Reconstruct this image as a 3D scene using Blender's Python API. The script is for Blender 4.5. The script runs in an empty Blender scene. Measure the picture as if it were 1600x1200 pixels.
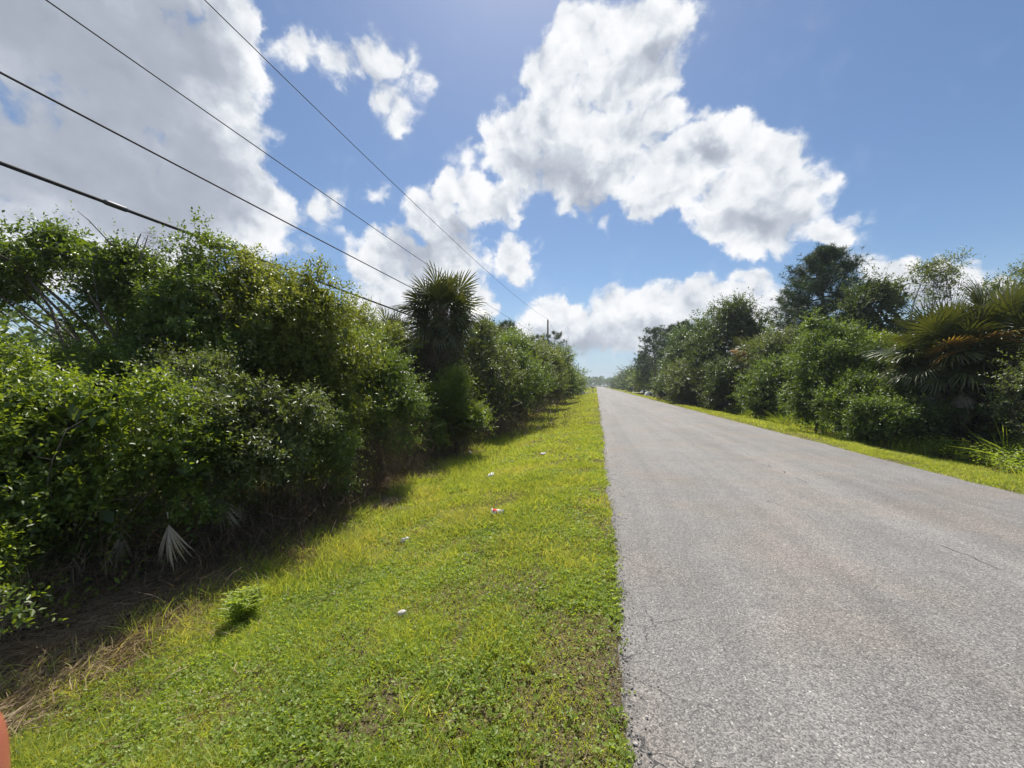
import bpy, math, random
import numpy as np
from mathutils import Vector, Matrix, Euler

SC = bpy.context.scene
COL = SC.collection
TH = math.radians(12.4)          # the camera looks this far left of the road's direction (+Y)
CH = 1.6                         # eye height
F = 600.0                        # focal length in pixels of the 1600 x 1200 photograph
HZ = 602.0

def at(u, d, v=None, z=None):
    """world point seen at photo pixel (u, v) at depth d metres along the view axis"""
    r = (u - 800.0) / F
    xc = r * d
    X = xc * math.cos(TH) - d * math.sin(TH)
    Y = xc * math.sin(TH) + d * math.cos(TH)
    if z is None:
        z = CH + (HZ - v) / F * d if v is not None else 0.0
    return Vector((X, Y, z))

# ------------------------------------------------------------------ camera
cam_d = bpy.data.cameras.new('camera')
cam = bpy.data.objects.new('camera', cam_d)
COL.objects.link(cam)
cam.location = (0, 0, CH)
cam.rotation_euler = (math.radians(90 + 0.19), 0, TH)
cam_d.sensor_width = 36.0
cam_d.lens = 36.0 * F / 1600.0
cam_d.clip_start = 0.01
cam_d.clip_end = 6000
cam_d.dof.use_dof = True
cam_d.dof.focus_distance = 6.0
cam_d.dof.aperture_fstop = 20.0
SC.camera = cam

# ------------------------------------------------------------------ light
SUN_EL, SUN_AZ = math.radians(61), math.radians(-11)      # azimuth clockwise from +Y
sun_dir = Vector((math.sin(SUN_AZ) * math.cos(SUN_EL), math.cos(SUN_AZ) * math.cos(SUN_EL), math.sin(SUN_EL)))
sd = bpy.data.lights.new('sun', 'SUN')
sd.energy = 4.6
sd.angle = math.radians(0.53)
sd.color = (1.0, 0.95, 0.87)
sun = bpy.data.objects.new('sun', sd)
COL.objects.link(sun)
sun.rotation_euler = sun_dir.to_track_quat('Z', 'Y').to_euler()

class NT:
    """small helper for node trees"""
    def __init__(s, tree):
        s.t = tree; s.n = tree.nodes; s.l = tree.links
    def new(s, typ, **kw):
        nd = s.n.new(typ)
        for k, v in kw.items(): setattr(nd, k, v)
        return nd
    def put(s, sock, v):
        if isinstance(v, bpy.types.NodeSocket): s.l.new(v, sock)
        elif isinstance(v, (tuple, list)) and len(v) == 3 and sock.type == 'RGBA': sock.default_value = (*v, 1)
        else: sock.default_value = v
    def math(s, op, a, b=None, c=None, clamp=False):
        nd = s.new('ShaderNodeMath', operation=op, use_clamp=clamp)
        s.put(nd.inputs[0], a)
        if b is not None: s.put(nd.inputs[1], b)
        if c is not None: s.put(nd.inputs[2], c)
        return nd.outputs[0]
    def vmath(s, op, a, b=None, scale=None):
        nd = s.new('ShaderNodeVectorMath', operation=op)
        s.put(nd.inputs[0], a)
        if b is not None: s.put(nd.inputs[1], b)
        if scale is not None: s.put(nd.inputs[3], scale)
        return nd.outputs[0]
    def ramp(s, v, lo, hi, a=0.0, b=1.0, smooth=True):
        nd = s.new('ShaderNodeMapRange', interpolation_type='SMOOTHSTEP' if smooth else 'LINEAR', clamp=True)
        s.put(nd.inputs[0], v); s.put(nd.inputs[1], lo); s.put(nd.inputs[2], hi); s.put(nd.inputs[3], a); s.put(nd.inputs[4], b)
        return nd.outputs[0]
    def mix(s, f, a, b, blend='MIX'):
        nd = s.new('ShaderNodeMix', data_type='RGBA', blend_type=blend)
        s.put(nd.inputs[0], f); s.put(nd.inputs[6], a); s.put(nd.inputs[7], b)
        return nd.outputs[2]
    def noise(s, vec, scale, detail=4, rough=0.5, lac=2.0, dist=0.0, out=0):
        nd = s.new('ShaderNodeTexNoise')
        if vec is not None: s.put(nd.inputs['Vector'], vec)
        s.put(nd.inputs['Scale'], scale); s.put(nd.inputs['Detail'], detail); s.put(nd.inputs['Roughness'], rough)
        s.put(nd.inputs['Lacunarity'], lac); s.put(nd.inputs['Distortion'], dist)
        return nd.outputs[out]

# ------------------------------------------------------------------ sky
world = bpy.data.worlds.new('World')
SC.world = world
world.use_nodes = True
W = NT(world.node_tree)
W.n.clear()
wo = W.new('ShaderNodeOutputWorld')
bg = W.new('ShaderNodeBackground')
W.l.new(bg.outputs[0], wo.inputs[0])
bg.inputs[1].default_value = 0.12
SKS = 0.12
sky = W.new('ShaderNodeTexSky', sky_type='NISHITA')
sky.sun_disc = False
sky.sun_elevation = SUN_EL
sky.sun_rotation = SUN_AZ
sky.altitude = 0; sky.air_density = 1.0; sky.dust_density = 0.5; sky.ozone_density = 3.0
gen = W.new('ShaderNodeTexCoord').outputs['Generated']

def pdir(u, v):
    p = at(u, 1.0, v) - Vector((0, 0, CH))
    return p.normalized()

def blob(vec, u, v, ru, rv, ang=0.0, wt=1.0):
    """soft ellipse on the sky sphere: 1 in the middle, 0 at its edge"""
    c = pdir(u, v)
    ca, sa = math.cos(math.radians(ang)), math.sin(math.radians(ang))
    a = pdir(u + ru * ca, v - ru * sa) - pdir(u - ru * ca, v + ru * sa)
    b = pdir(u + rv * sa, v + rv * ca) - pdir(u - rv * sa, v - rv * ca)
    sx, sy = a.length / 2, b.length / 2
    ax = (a - c * a.dot(c)).normalized()
    ay = c.cross(ax).normalized()
    R = Matrix((ax, ay, c)).transposed()
    mp = W.new('ShaderNodeMapping', vector_type='TEXTURE')
    W.put(mp.inputs[0], vec)
    mp.inputs[1].default_value = c
    mp.inputs[2].default_value = R.to_euler()
    mp.inputs[3].default_value = (sx, sy, max(sx, sy) * 3)
    g = W.new('ShaderNodeTexGradient', gradient_type='SPHERICAL')
    W.l.new(mp.outputs[0], g.inputs[0])
    return g.outputs[1] if wt == 1.0 else W.math('MULTIPLY', g.outputs[1], wt)

def union(vals, k=0.12):
    r = vals[0]
    for x in vals[1:]:
        r = W.math('SMOOTH_MAX', r, x, k)
    return r

# warp the lookup so the outlines are billowy
w1 = W.noise(gen, 5.0, 3, 0.55, out=1)
w1 = W.vmath('SUBTRACT', w1, (0.5, 0.5, 0.5))
w2 = W.noise(gen, 17.0, 4, 0.6, out=1)
w2 = W.vmath('SUBTRACT', w2, (0.5, 0.5, 0.5))
warp = W.vmath('ADD', W.vmath('SCALE', w1, scale=0.085), W.vmath('SCALE', w2, scale=0.07))
vec = W.vmath('ADD', gen, warp)

BL = [  # u, v, ru, rv, angle    (clouds in their places in the sky)
    # great grey cloud upper left
    (60, 40, 250, 170, 0), (220, 120, 220, 210, 0), (130, 270, 260, 160, 0), (330, 120, 120, 160, 0), (350, 250, 130, 150, 0),
    (400, 320, 95, 90, 0), (250, 340, 190, 110, 0), (60, 380, 190, 90, 0), (350, 30, 60, 90, 0), (-150, 200, 300, 300, 0), (-200, -100, 350, 250, 0), (180, -70, 220, 150, 0),
    # small wispy one
    (470, 80, 72, 42, -10, .58), (530, 95, 95, 55, -20, .62), (590, 85, 85, 60, 0, .6), (625, 150, 65, 62, -40, .5), (660, 125, 55, 34, -30, .35), (490, 100, 60, 28, 0, .4),
    # big right-of-centre cloud
    (900, 60, 80, 66, 20), (1010, 60, 105, 88, 0), (960, 130, 120, 80, 0), (860, 130, 70, 75, 0), (820, 200, 80, 75, 0), (900, 220, 120, 95, 0),
    (800, 255, 75, 60, 0), (960, 260, 120, 75, 0), (1130, 225, 90, 60, 0), (1050, 260, 110, 75, 0), (1190, 270, 100, 75, 0), (1230, 320, 95, 75, 0), (1180, 370, 110, 52, 0), (1290, 370, 60, 24, 0),
    (900, 290, 75, 60, 0), (1020, 320, 45, 35, 0), (1110, 370, 40, 40, 0), (940, 345, 40, 50, 0, .3), (1050, 300, 110, 50, 0), (980, 200, 130, 70, 0), (860, 190, 90, 80, 0), (1160, 320, 120, 80, 0), (790, 215, 55, 60, 0), (1300, 350, 90, 40, 0, .4), (750, 250, 60, 50, 0, .4),
    # left-centre cumulus behind the cabbage palm
    (680, 350, 70, 55, 0), (760, 320, 75, 50, 20), (600, 400, 70, 80, 0), (690, 420, 100, 90, 0), (800, 410, 48, 62, 30), (640, 470, 110, 80, 0), (590, 305, 55, 34, 0, .4), (740, 470, 60, 60, 0), (520, 322, 60, 60, -40, .4), (720, 300, 80, 40, 10, .6), (830, 395, 70, 40, 0, .35),
    (570, 480, 45, 60, 0, .5), (420, 390, 110, 50, 0, .45), (380, 370, 110, 50, 0, .5), (440, 330, 60, 60, 0, .45),
    # low bank over the road
    (880, 500, 75, 55, 0), (960, 490, 60, 48, 0), (1030, 465, 52, 44, 0), (1080, 475, 70, 45, 0), (1000, 520, 150, 60, 0), (1150, 480, 70, 42, 0), (1150, 520, 150, 60, 0), (860, 540, 120, 50, 0), (1170, 445, 40, 30, 0, .45), (1200, 470, 90, 40, 0, .5), (950, 455, 60, 30, 0, .4),
    # right
    (1400, 420, 80, 35, 0), (1480, 440, 90, 46, 0), (1540, 410, 70, 26, 0, .4), (1510, 340, 80, 24, 0, .22), (1350, 400, 80, 30, 0, .3), (1560, 460, 60, 30, 0),
]
shape = union([blob(vec, *b) for b in BL], 0.10)
shape = W.math('MAXIMUM', W.math('SUBTRACT', shape, 0.05), 0.0)
# elsewhere in the sky, clouds of the same kind
far_n = W.noise(gen, 2.6, 2, 0.5)
# the photographed part of the sky has its own clouds, so the free ones fade out there
axis = pdir(800, 300)
dotn = W.new('ShaderNodeVectorMath', operation='DOT_PRODUCT')
W.put(dotn.inputs[0], gen); dotn.inputs[1].default_value = axis
infr = W.ramp(dotn.outputs['Value'], 0.42, 0.60)
free = W.math('MULTIPLY', W.ramp(far_n, 0.50, 0.72, 0.0, 0.9), W.math('SUBTRACT', 1.0, infr))
shape = W.math('MAXIMUM', shape, free)

def dens(v):
    a = W.noise(v, 9.0, 7, 0.60)
    # rounded billows: folded noise
    b = W.math('ABSOLUTE', W.math('SUBTRACT', W.noise(v, 13.0, 2, 0.5), 0.5))
    return W.math('ADD', a, W.math('SUBTRACT', W.math('MULTIPLY', b, 0.9), 0.24))
n0 = dens(W.vmath('ADD', gen, W.vmath('SCALE', warp, scale=0.5)))
n1 = dens(W.vmath('ADD', W.vmath('ADD', gen, W.vmath('SCALE', warp, scale=0.5)), tuple(sun_dir * 0.03)))
D = W.math('ADD', shape, W.math('MULTIPLY', W.math('SUBTRACT', n0, 0.33), W.ramp(shape, -0.02, 0.20, 0.0, 1.45)))
alpha = W.ramp(D, 0.03, 0.38)
# thick parts seen from below are grey
GREY0 = [(120, 180, 360, 290, 0), (230, 290, 260, 150, 0), (-200, 0, 400, 400, 0), (60, 30, 230, 160, 0), (260, 60, 150, 150, 0)]
GREY = [(1020, 95, 70, 50, 0), (860, 270, 130, 65, 0), (940, 320, 90, 40, 0),
        (1180, 355, 120, 40, 0), (640, 400, 90, 70, 0), (720, 360, 40, 40, 0), (900, 545, 170, 40, 0), (1100, 520, 170, 45, 0), (1430, 455, 120, 40, 0), (1120, 230, 50, 30, 0)]
grey = union([blob(vec, *b) for b in GREY], 0.15)
grey = W.math('MAXIMUM', W.math('MULTIPLY', grey, 0.62), union([blob(vec, *b) for b in GREY0], 0.2))
grey = W.ramp(W.math('MAXIMUM', grey, W.math('MULTIPLY', W.ramp(far_n, 0.56, 0.75), W.math('SUBTRACT', 1.0, infr))), 0.05, 0.65)
relief = W.math('MULTIPLY', W.math('SUBTRACT', n0, n1), W.ramp(grey, 0.0, 1.0, 1.4, 0.6))
core = W.ramp(D, 0.35, 1.0)
lit = W.math('ADD', W.math('SUBTRACT', 0.84, W.math('MULTIPLY', grey, 0.58)), relief)
lit = W.math('SUBTRACT', lit, W.math('MULTIPLY', core, 0.12), clamp=True)
cr = W.new('ShaderNodeValToRGB')
els = cr.color_ramp.elements
els[0].position = 0.0; els[0].color = (0.34, 0.38, 0.45, 1)
els[1].position = 1.0; els[1].color = (0.93, 0.94, 0.96, 1)
e = els.new(0.30); e.color = (0.42, 0.46, 0.54, 1)
e = els.new(0.55); e.color = (0.59, 0.63, 0.70, 1)
e = els.new(0.78); e.color = (0.80, 0.83, 0.87, 1)
W.put(cr.inputs[0], lit)
cloud = W.vmath('SCALE', cr.outputs[0], scale=0.74 / SKS)
hs = W.new('ShaderNodeHueSaturation')
hs.inputs['Saturation'].default_value = 1.08
hs.inputs['Value'].default_value = 0.66
W.l.new(sky.outputs[0], hs.inputs['Color'])
# thin high veil low in the sky
sepz = W.new('ShaderNodeSeparateXYZ'); W.put(sepz.inputs[0], gen)
veil = W.math('MULTIPLY', W.ramp(sepz.outputs[2], 0.0, 0.26, 1.0, 0.0), W.ramp(W.noise(gen, 7.0, 5, 0.6), 0.35, 0.7, 0.70, 0.98))
base = W.mix(veil, hs.outputs[0], (0.31 / SKS, 0.42 / SKS, 0.54 / SKS))
# below the horizon nothing but ground colour
fin = W.mix(W.math('MULTIPLY', alpha, W.ramp(sepz.outputs[2], -0.005, 0.05)), base, cloud)
W.put(bg.inputs[0], fin)
world.cycles.sampling_method = 'MANUAL'
world.cycles.sample_map_resolution = 1024

SC.view_settings.view_transform = 'Standard'
SC.view_settings.look = 'None'
SC.view_settings.exposure = 0.5
SC.view_settings.gamma = 1.0
SC.view_settings.use_curve_mapping = False

# ------------------------------------------------------------------ mesh helpers
rng = np.random.default_rng(11)
def RN(*s): return rng.standard_normal(s)
def U(a, b, *s): return rng.uniform(a, b, s) if s else float(rng.uniform(a, b))
def norm(a): return a / np.maximum(np.linalg.norm(a, axis=-1, keepdims=True), 1e-9)

class Buf:
    def __init__(s): s.v = []; s.t = []; s.c = []; s.n = 0
    def add(s, v, t, c):
        """v (n,3), t (m,3) triangles, c (n,3) colour attribute"""
        s.v.append(v.astype(np.float32)); s.t.append(t.astype(np.int32) + s.n); s.c.append(c.astype(np.float32)); s.n += len(v)
    def mesh(s, name, smooth=False, origin=None):
        v = np.concatenate(s.v); t = np.concatenate(s.t); c = np.concatenate(s.c)
        if origin is not None: v = v - np.array(origin, dtype=np.float32)
        me = bpy.data.meshes.new(name)
        me.vertices.add(len(v)); me.vertices.foreach_set('co', v.ravel())
        me.loops.add(t.size); me.loops.foreach_set('vertex_index', t.ravel())
        me.polygons.add(len(t)); me.polygons.foreach_set('loop_start', np.arange(0, t.size, 3, dtype=np.int32))
        if smooth: me.polygons.foreach_set('use_smooth', np.ones(len(t), dtype=bool))
        a = me.color_attributes.new('tint', 'FLOAT_COLOR', 'POINT')
        a.data.foreach_set('color', np.concatenate([c, np.ones((len(c), 1), np.float32)], 1).ravel())
        me.update(calc_edges=True)
        return me

def link(name, me, mat=None, parent=None, label=None, cat=None, group=None, kind=None, loc=None):
    o = bpy.data.objects.new(name, me)
    COL.objects.link(o)
    if mat is not None and me is not None and len(me.materials) == 0: me.materials.append(mat)
    if parent is not None: o.parent = parent
    if loc is not None: o.location = loc
    if label: o['label'] = label
    if cat: o['category'] = cat
    if group: o['group'] = group
    if kind: o['kind'] = kind
    return o
def thing(name, loc, label, cat, group=None):
    return link(name, None, None, None, label, cat, group, None, loc)

def pymesh(name, verts, faces, mat=None, smooth=False):
    me = bpy.data.meshes.new(name)
    me.from_pydata([tuple(v) for v in verts], [], faces)
    if smooth: me.polygons.foreach_set('use_smooth', [True] * len(me.polygons))
    if mat: me.materials.append(mat)
    me.update()
    return me

def tube(buf, pts, rad, sides=6, col=(0.5, 0, 0.5), cap=True):
    pts = np.array(pts, float); n = len(pts)
    rad = np.broadcast_to(np.array(rad, float), (n,))
    tan = np.gradient(pts, axis=0); tan = norm(tan)
    ref = np.array([0, 0, 1.0]) if abs(tan[0, 2]) < 0.9 else np.array([1.0, 0, 0])
    a = norm(np.cross(tan, ref)); b = np.cross(tan, a)
    th = np.arange(sides) / sides * 2 * np.pi
    ring = pts[:, None] + rad[:, None, None] * (a[:, None] * np.cos(th)[None, :, None] + b[:, None] * np.sin(th)[None, :, None])
    v = ring.reshape(-1, 3)
    i = np.arange(n - 1)[:, None] * sides; k = np.arange(sides)[None]; k2 = (k + 1) % sides
    q0, q1, q2, q3 = i + k, i + k2, i + k2 + sides, i + k + sides
    t = np.concatenate([np.stack([q0, q1, q2], -1).reshape(-1, 3), np.stack([q0, q2, q3], -1).reshape(-1, 3)])
    if cap:
        v = np.concatenate([v, pts[-1:] , pts[:1]]); e = n * sides
        kk = np.arange(sides); k3 = (kk + 1) % sides
        t = np.concatenate([t, np.stack([kk + (n - 1) * sides, k3 + (n - 1) * sides, np.full(sides, e)], -1),
                            np.stack([k3, kk, np.full(sides, e + 1)], -1)])
    buf.add(v, t, np.broadcast_to(np.array(col, float), (len(v), 3)).copy())

def leaf_cards(buf, P, D, N, L, Wd, C, fold=0.18):
    """folded rhombic leaves: base P, direction D, face normal N, length L, width Wd"""
    n = len(P)
    D = norm(D); S = norm(np.cross(D, N)); N2 = np.cross(S, D)
    L = np.broadcast_to(np.asarray(L, float), (n,))[:, None]; Wd = np.broadcast_to(np.asarray(Wd, float), (n,))[:, None]
    mid = P + D * L * 0.45
    v = np.stack([P, mid - S * Wd / 2 + N2 * Wd * fold, P + D * L - N2 * L * 0.10, mid + S * Wd / 2 + N2 * Wd * fold], 1).reshape(-1, 3)
    b = np.arange(n)[:, None] * 4
    t = np.concatenate([b + np.array([[0, 1, 2]]), b + np.array([[0, 2, 3]])], 0)
    buf.add(v, t, np.repeat(C, 4, 0))

def blades(buf, P, D, bend, L, Wd, C, segs=2):
    """grass blades / needles: P base, D direction, bend (n,3) displacement at the tip"""
    n = len(P)
    D = norm(D)
    side = norm(np.cross(D, RN(n, 3)))
    L = np.broadcast_to(np.asarray(L, float), (n,))[:, None]; Wd = np.broadcast_to(np.asarray(Wd, float), (n,))[:, None]
    rows = []
    for k in range(segs):
        t = k / segs
        c = P + D * L * t + bend * L * t * t
        w = Wd * (1 - 0.45 * t) / 2
        rows += [c - side * w, c + side * w]
    rows.append(P + D * L + bend * L)
    v = np.stack(rows, 1).reshape(-1, 3)
    m = 2 * segs + 1
    b = np.arange(n)[:, None] * m
    tl = []
    for k in range(segs - 1):
        o = 2 * k
        tl += [[o, o + 1, o + 3], [o, o + 3, o + 2]]
    o = 2 * (segs - 1)
    tl.append([o, o + 1, o + 2])
    t = np.concatenate([b + np.array([x]) for x in tl], 0)
    buf.add(v, t, np.repeat(C, m, 0))

# ------------------------------------------------------------------ materials
def newmat(name):
    m = bpy.data.materials.new(name); m.use_nodes = True
    k = NT(m.node_tree); k.n.clear()
    out = k.new('ShaderNodeOutputMaterial')
    return m, k, out

def leafmat(name, dark, mid, light, young, gloss=0.42, trans=0.35, transcol=None, spec=0.5, bright=1.45):
    """tint.r spread between leaves, tint.g new growth at the twig ends, tint.b spread between twigs"""
    m, k, out = newmat(name)
    dark, mid, light, young = [tuple(min(.6, q * bright) for q in c_) for c_ in (dark, mid, light, young)]
    at_ = k.new('ShaderNodeAttribute', attribute_name='tint')
    sp = k.new('ShaderNodeSeparateColor'); k.l.new(at_.outputs['Color'], sp.inputs[0])
    cr = k.new('ShaderNodeValToRGB'); e = cr.color_ramp.elements
    e[0].position = 0.05; e[0].color = (*dark, 1); e[1].position = 0.95; e[1].color = (*light, 1)
    x = e.new(0.5); x.color = (*mid, 1)
    pos = k.new('ShaderNodeNewGeometry').outputs['Position']
    nz = k.noise(pos, 1.1, 3, 0.6)
    f = k.math('ADD', k.math('MULTIPLY', sp.outputs[0], 0.45), k.math('ADD', k.math('MULTIPLY', sp.outputs[2], 0.35), k.math('MULTIPLY', k.ramp(nz, 0.3, 0.7), 0.25)))
    k.put(cr.inputs[0], f)
    c = k.mix(k.math('MULTIPLY', sp.outputs[1], k.ramp(k.noise(pos, 0.7, 2), 0.35, 0.62, 0.25, 1.0)), cr.outputs[0], young)
    p = k.new('ShaderNodeBsdfPrincipled')
    k.put(p.inputs['Base Color'], c); p.inputs['Roughness'].default_value = gloss
    p.inputs['Specular IOR Level'].default_value = spec
    t = k.new('ShaderNodeBsdfTranslucent')
    tc = transcol or (1.0, 1.0, 0.45)
    k.put(t.inputs[0], k.mix(1.0, k.mix(0.5, c, young), (tc[0] * 1.7, tc[1] * 1.7, tc[2] * 1.2), 'MULTIPLY'))
    ms = k.new('ShaderNodeMixShader'); ms.inputs[0].default_value = trans
    k.l.new(p.outputs[0], ms.inputs[1]); k.l.new(t.outputs[0], ms.inputs[2])
    k.l.new(ms.outputs[0], out.inputs[0])
    return m

M = {}
M['olive'] = leafmat('olive_leaf', (0.020, 0.030, 0.008), (0.048, 0.070, 0.014), (0.085, 0.110, 0.026), (0.17, 0.18, 0.045), bright=1.75)
M['glossy'] = leafmat('glossy_leaf', (0.012, 0.024, 0.007), (0.030, 0.054, 0.012), (0.064, 0.098, 0.024), (0.16, 0.22, 0.035), gloss=0.33, trans=0.35)
M['bright'] = leafmat('bright_leaf', (0.020, 0.038, 0.010), (0.044, 0.076, 0.015), (0.090, 0.132, 0.026), (0.21, 0.26, 0.035), trans=0.38)
M['dark'] = leafmat('dark_leaf', (0.010, 0.020, 0.008), (0.022, 0.038, 0.012), (0.045, 0.068, 0.020), (0.09, 0.12, 0.035), trans=0.28, bright=1.8)
M['grey'] = leafmat('grey_leaf', (0.024, 0.036, 0.014), (0.050, 0.070, 0.028), (0.095, 0.120, 0.055), (0.14, 0.17, 0.06), gloss=0.42, trans=0.32, bright=1.5)
M['myrtle'] = leafmat('myrtle_leaf', (0.022, 0.038, 0.010), (0.050, 0.082, 0.018), (0.088, 0.132, 0.032), (0.14, 0.19, 0.045), trans=0.35)
M['farleaf'] = leafmat('distant_leaf', (0.020, 0.034, 0.013), (0.042, 0.066, 0.022), (0.075, 0.105, 0.036), (0.09, 0.13, 0.045), trans=0.25, bright=1.7)
M['pine'] = leafmat('pine_needle', (0.010, 0.022, 0.010), (0.020, 0.040, 0.016), (0.038, 0.064, 0.024), (0.05, 0.08, 0.03), trans=0.15, gloss=0.5, bright=1.7)
M['palm'] = leafmat('palm_leaf', (0.016, 0.026, 0.010), (0.032, 0.048, 0.015), (0.058, 0.074, 0.022), (0.11, 0.11, 0.03), gloss=0.40, trans=0.16)
M['palmdry'] = leafmat('dry_palm_leaf', (0.12, 0.055, 0.02), (0.22, 0.11, 0.03), (0.32, 0.19, 0.06), (0.30, 0.20, 0.08), trans=0.35, gloss=0.6)
M['palmgrey'] = leafmat('dead_palm_leaf', (0.06, 0.05, 0.04), (0.13, 0.112, 0.095), (0.22, 0.20, 0.175), (0.30, 0.27, 0.22), trans=0.12, gloss=0.6, transcol=(1, .9, .7))
M['weed'] = leafmat('weed_leaf', (0.060, 0.095, 0.018), (0.115, 0.160, 0.030), (0.19, 0.235, 0.055), (0.22, 0.26, 0.05), trans=0.45, gloss=0.45, spec=0.4, bright=1.65)
M['grass'] = leafmat('grass_blade', (0.062, 0.115, 0.012), (0.145, 0.230, 0.026), (0.27, 0.340, 0.055), (0.40, 0.345, 0.150), trans=0.45, gloss=0.5, spec=0.3, bright=1.4)
M['hay'] = leafmat('dead_grass_blade', (0.075, 0.048, 0.028), (0.19, 0.145, 0.09), (0.38, 0.31, 0.21), (0.25, 0.18, 0.11), trans=0.2, gloss=0.7, transcol=(1, .85, .6), spec=0.15, bright=1.3)
M['vine'] = leafmat('dead_vine', (0.035, 0.025, 0.018), (0.075, 0.055, 0.04), (0.14, 0.11, 0.08), (0.10, 0.08, 0.06), trans=0.1, gloss=0.7, transcol=(1, .85, .6), spec=0.15, bright=1.3)

def barkmat(name, a, b, scale=14):
    m, k, out = newmat(name)
    pos = k.new('ShaderNodeTexCoord').outputs['Object']
    mp = k.new('ShaderNodeMapping'); k.put(mp.inputs[0], pos); mp.inputs[3].default_value = (1, 1, 0.25)
    n = k.noise(mp.outputs[0], scale, 6, 0.65)
    p = k.new('ShaderNodeBsdfPrincipled'); k.put(p.inputs['Base Color'], k.mix(k.ramp(n, 0.3, 0.7), a, b)); p.inputs['Roughness'].default_value = 0.85
    bm = k.new('ShaderNodeBump'); bm.inputs['Strength'].default_value = 0.6; bm.inputs['Distance'].default_value = 0.02
    k.put(bm.inputs['Height'], n); k.l.new(bm.outputs[0], p.inputs['Normal'])
    k.l.new(p.outputs[0], out.inputs[0])
    return m
M['bark'] = barkmat('grey_bark', (0.06, 0.05, 0.04), (0.19, 0.165, 0.14))
M['pinebark'] = barkmat('pine_bark', (0.05, 0.035, 0.025), (0.14, 0.10, 0.075), 8)
M['polewood'] = barkmat('pole_wood', (0.035, 0.022, 0.015), (0.08, 0.05, 0.035), 10)
M['palmtrunk'] = barkmat('palm_boots', (0.045, 0.035, 0.026), (0.13, 0.105, 0.08), 16)

def plain(name, col, rough=0.6, metal=0.0, noise_amt=0.12, nscale=20.0):
    m, k, out = newmat(name)
    p = k.new('ShaderNodeBsdfPrincipled')
    n = k.noise(k.new('ShaderNodeTexCoord').outputs['Object'], nscale, 4, 0.6)
    k.put(p.inputs['Base Color'], k.mix(k.ramp(n, 0.3, 0.7), tuple(c * (1 - noise_amt) for c in col), tuple(min(1, c * (1 + noise_amt)) for c in col)))
    p.inputs['Roughness'].default_value = rough; p.inputs['Metallic'].default_value = metal
    k.l.new(p.outputs[0], out.inputs[0])
    return m

# ------------------------------------------------------------------ ground
def sstep(x, a, b):
    t = np.clip((x - a) / (b - a), 0, 1); return t * t * (3 - 2 * t)
def vn(x, y, s, seed=0):
    """smooth value noise, vectorised"""
    x = np.asarray(x, float) * s + seed * 17.3; y = np.asarray(y, float) * s + seed * 5.7
    xi = np.floor(x); yi = np.floor(y); fx = x - xi; fy = y - yi
    fx = fx * fx * (3 - 2 * fx); fy = fy * fy * (3 - 2 * fy)
    def h(a, b):
        w = np.sin(a * 127.1 + b * 311.7 + seed * 13.1) * 43758.5453
        return w - np.floor(w)
    return (h(xi, yi) * (1 - fx) + h(xi + 1, yi) * fx) * (1 - fy) + (h(xi, yi + 1) * (1 - fx) + h(xi + 1, yi + 1) * fx) * fy
ROAD_L, ROAD_R = 0.185, 6.05
def gz(x, y):
    x = np.asarray(x, float); y = np.asarray(y, float)
    drv = sstep(np.abs(y - 88), 4.0, 2.0)                     # the driveways fill the swale there
    l = -0.48 * sstep(-x, 0.3, 3.5) + 0.22 * sstep(-x, 4.2, 6.5) + 0.05 * sstep(-x, 6.5, 9)
    r = -0.32 * sstep(x, 6.5, 9.0) + 0.25 * sstep(x, 10.0, 12.5)
    z = np.where(x < 3, l, r) * (1 - drv * (np.abs(x - 3) < 9))
    z = z + (vn(x, y, 0.8, 1) - 0.5) * 0.07 * (sstep(-x, 0.4, 1.5) + sstep(x, 6.6, 7.5)) + (vn(x, y, 2.7, 2) - 0.5) * 0.025 * (sstep(-x, 0.4, 1.0) + sstep(x, 6.6, 7.2))
    return z - 0.02

def grid(xs, ys, zf):
    X, Y = np.meshgrid(xs, ys, indexing='xy'); Z = zf(X, Y)
    v = np.stack([X, Y, Z], -1).reshape(-1, 3)
    nx, ny = len(xs), len(ys)
    i = (np.arange(ny - 1)[:, None] * nx + np.arange(nx - 1)[None]).ravel()
    t = np.concatenate([np.stack([i, i + 1, i + nx + 1], -1), np.stack([i, i + nx + 1, i + nx], -1)])
    return v, t
# where the mown verge gives way to dead thatch and bare dirt under the bushes
def thatch(x, y):
    e = -3.45 - 0.035 * np.clip(y - 4, 0, 30) + (vn(x, y, 0.9, 5) - 0.5) * 0.9 + (vn(x, y, 3.1, 6) - 0.5) * 0.4
    e2 = 8.75 + (vn(x, y, 0.7, 7) - 0.5) * 0.8
    lawn = sstep(y, 78, 84) * (x > -16) * (x < 26)
    return np.clip(np.maximum(sstep(e - x, -0.25, 0.35), sstep(x - e2, -0.2, 0.4)) - lawn, 0, 1)
xs = np.concatenate([[-2500, -900, -300, -120, -60, -35, -20, -14, -11], np.arange(-9, 0.6, 0.12), np.arange(0.8, 6.0, 0.5), np.arange(6.0, 13, 0.15), [14, 17, 21, 28, 40, 60, 120, 300, 900, 2500]])
ys = np.concatenate([[-2500, -900, -300, -100, -40, -15, -8, -5], np.arange(-3, 14, 0.12), np.arange(14, 40, 0.4), np.arange(40, 110, 1.5), [115, 125, 140, 170, 220, 300, 450, 700, 1200, 2500]])
v, t = grid(xs, ys, gz)
b = Buf()
c = np.stack([thatch(v[:, 0], v[:, 1]), np.zeros(len(v)), vn(v[:, 0], v[:, 1], 1.5, 9)], -1)
b.add(v, t, c)
m, k, out = newmat('soil_and_turf')
pos = k.new('ShaderNodeNewGeometry').outputs['Position']
at_ = k.new('ShaderNodeAttribute', attribute_name='tint'); sp = k.new('ShaderNodeSeparateColor'); k.l.new(at_.outputs['Color'], sp.inputs[0])
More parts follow.
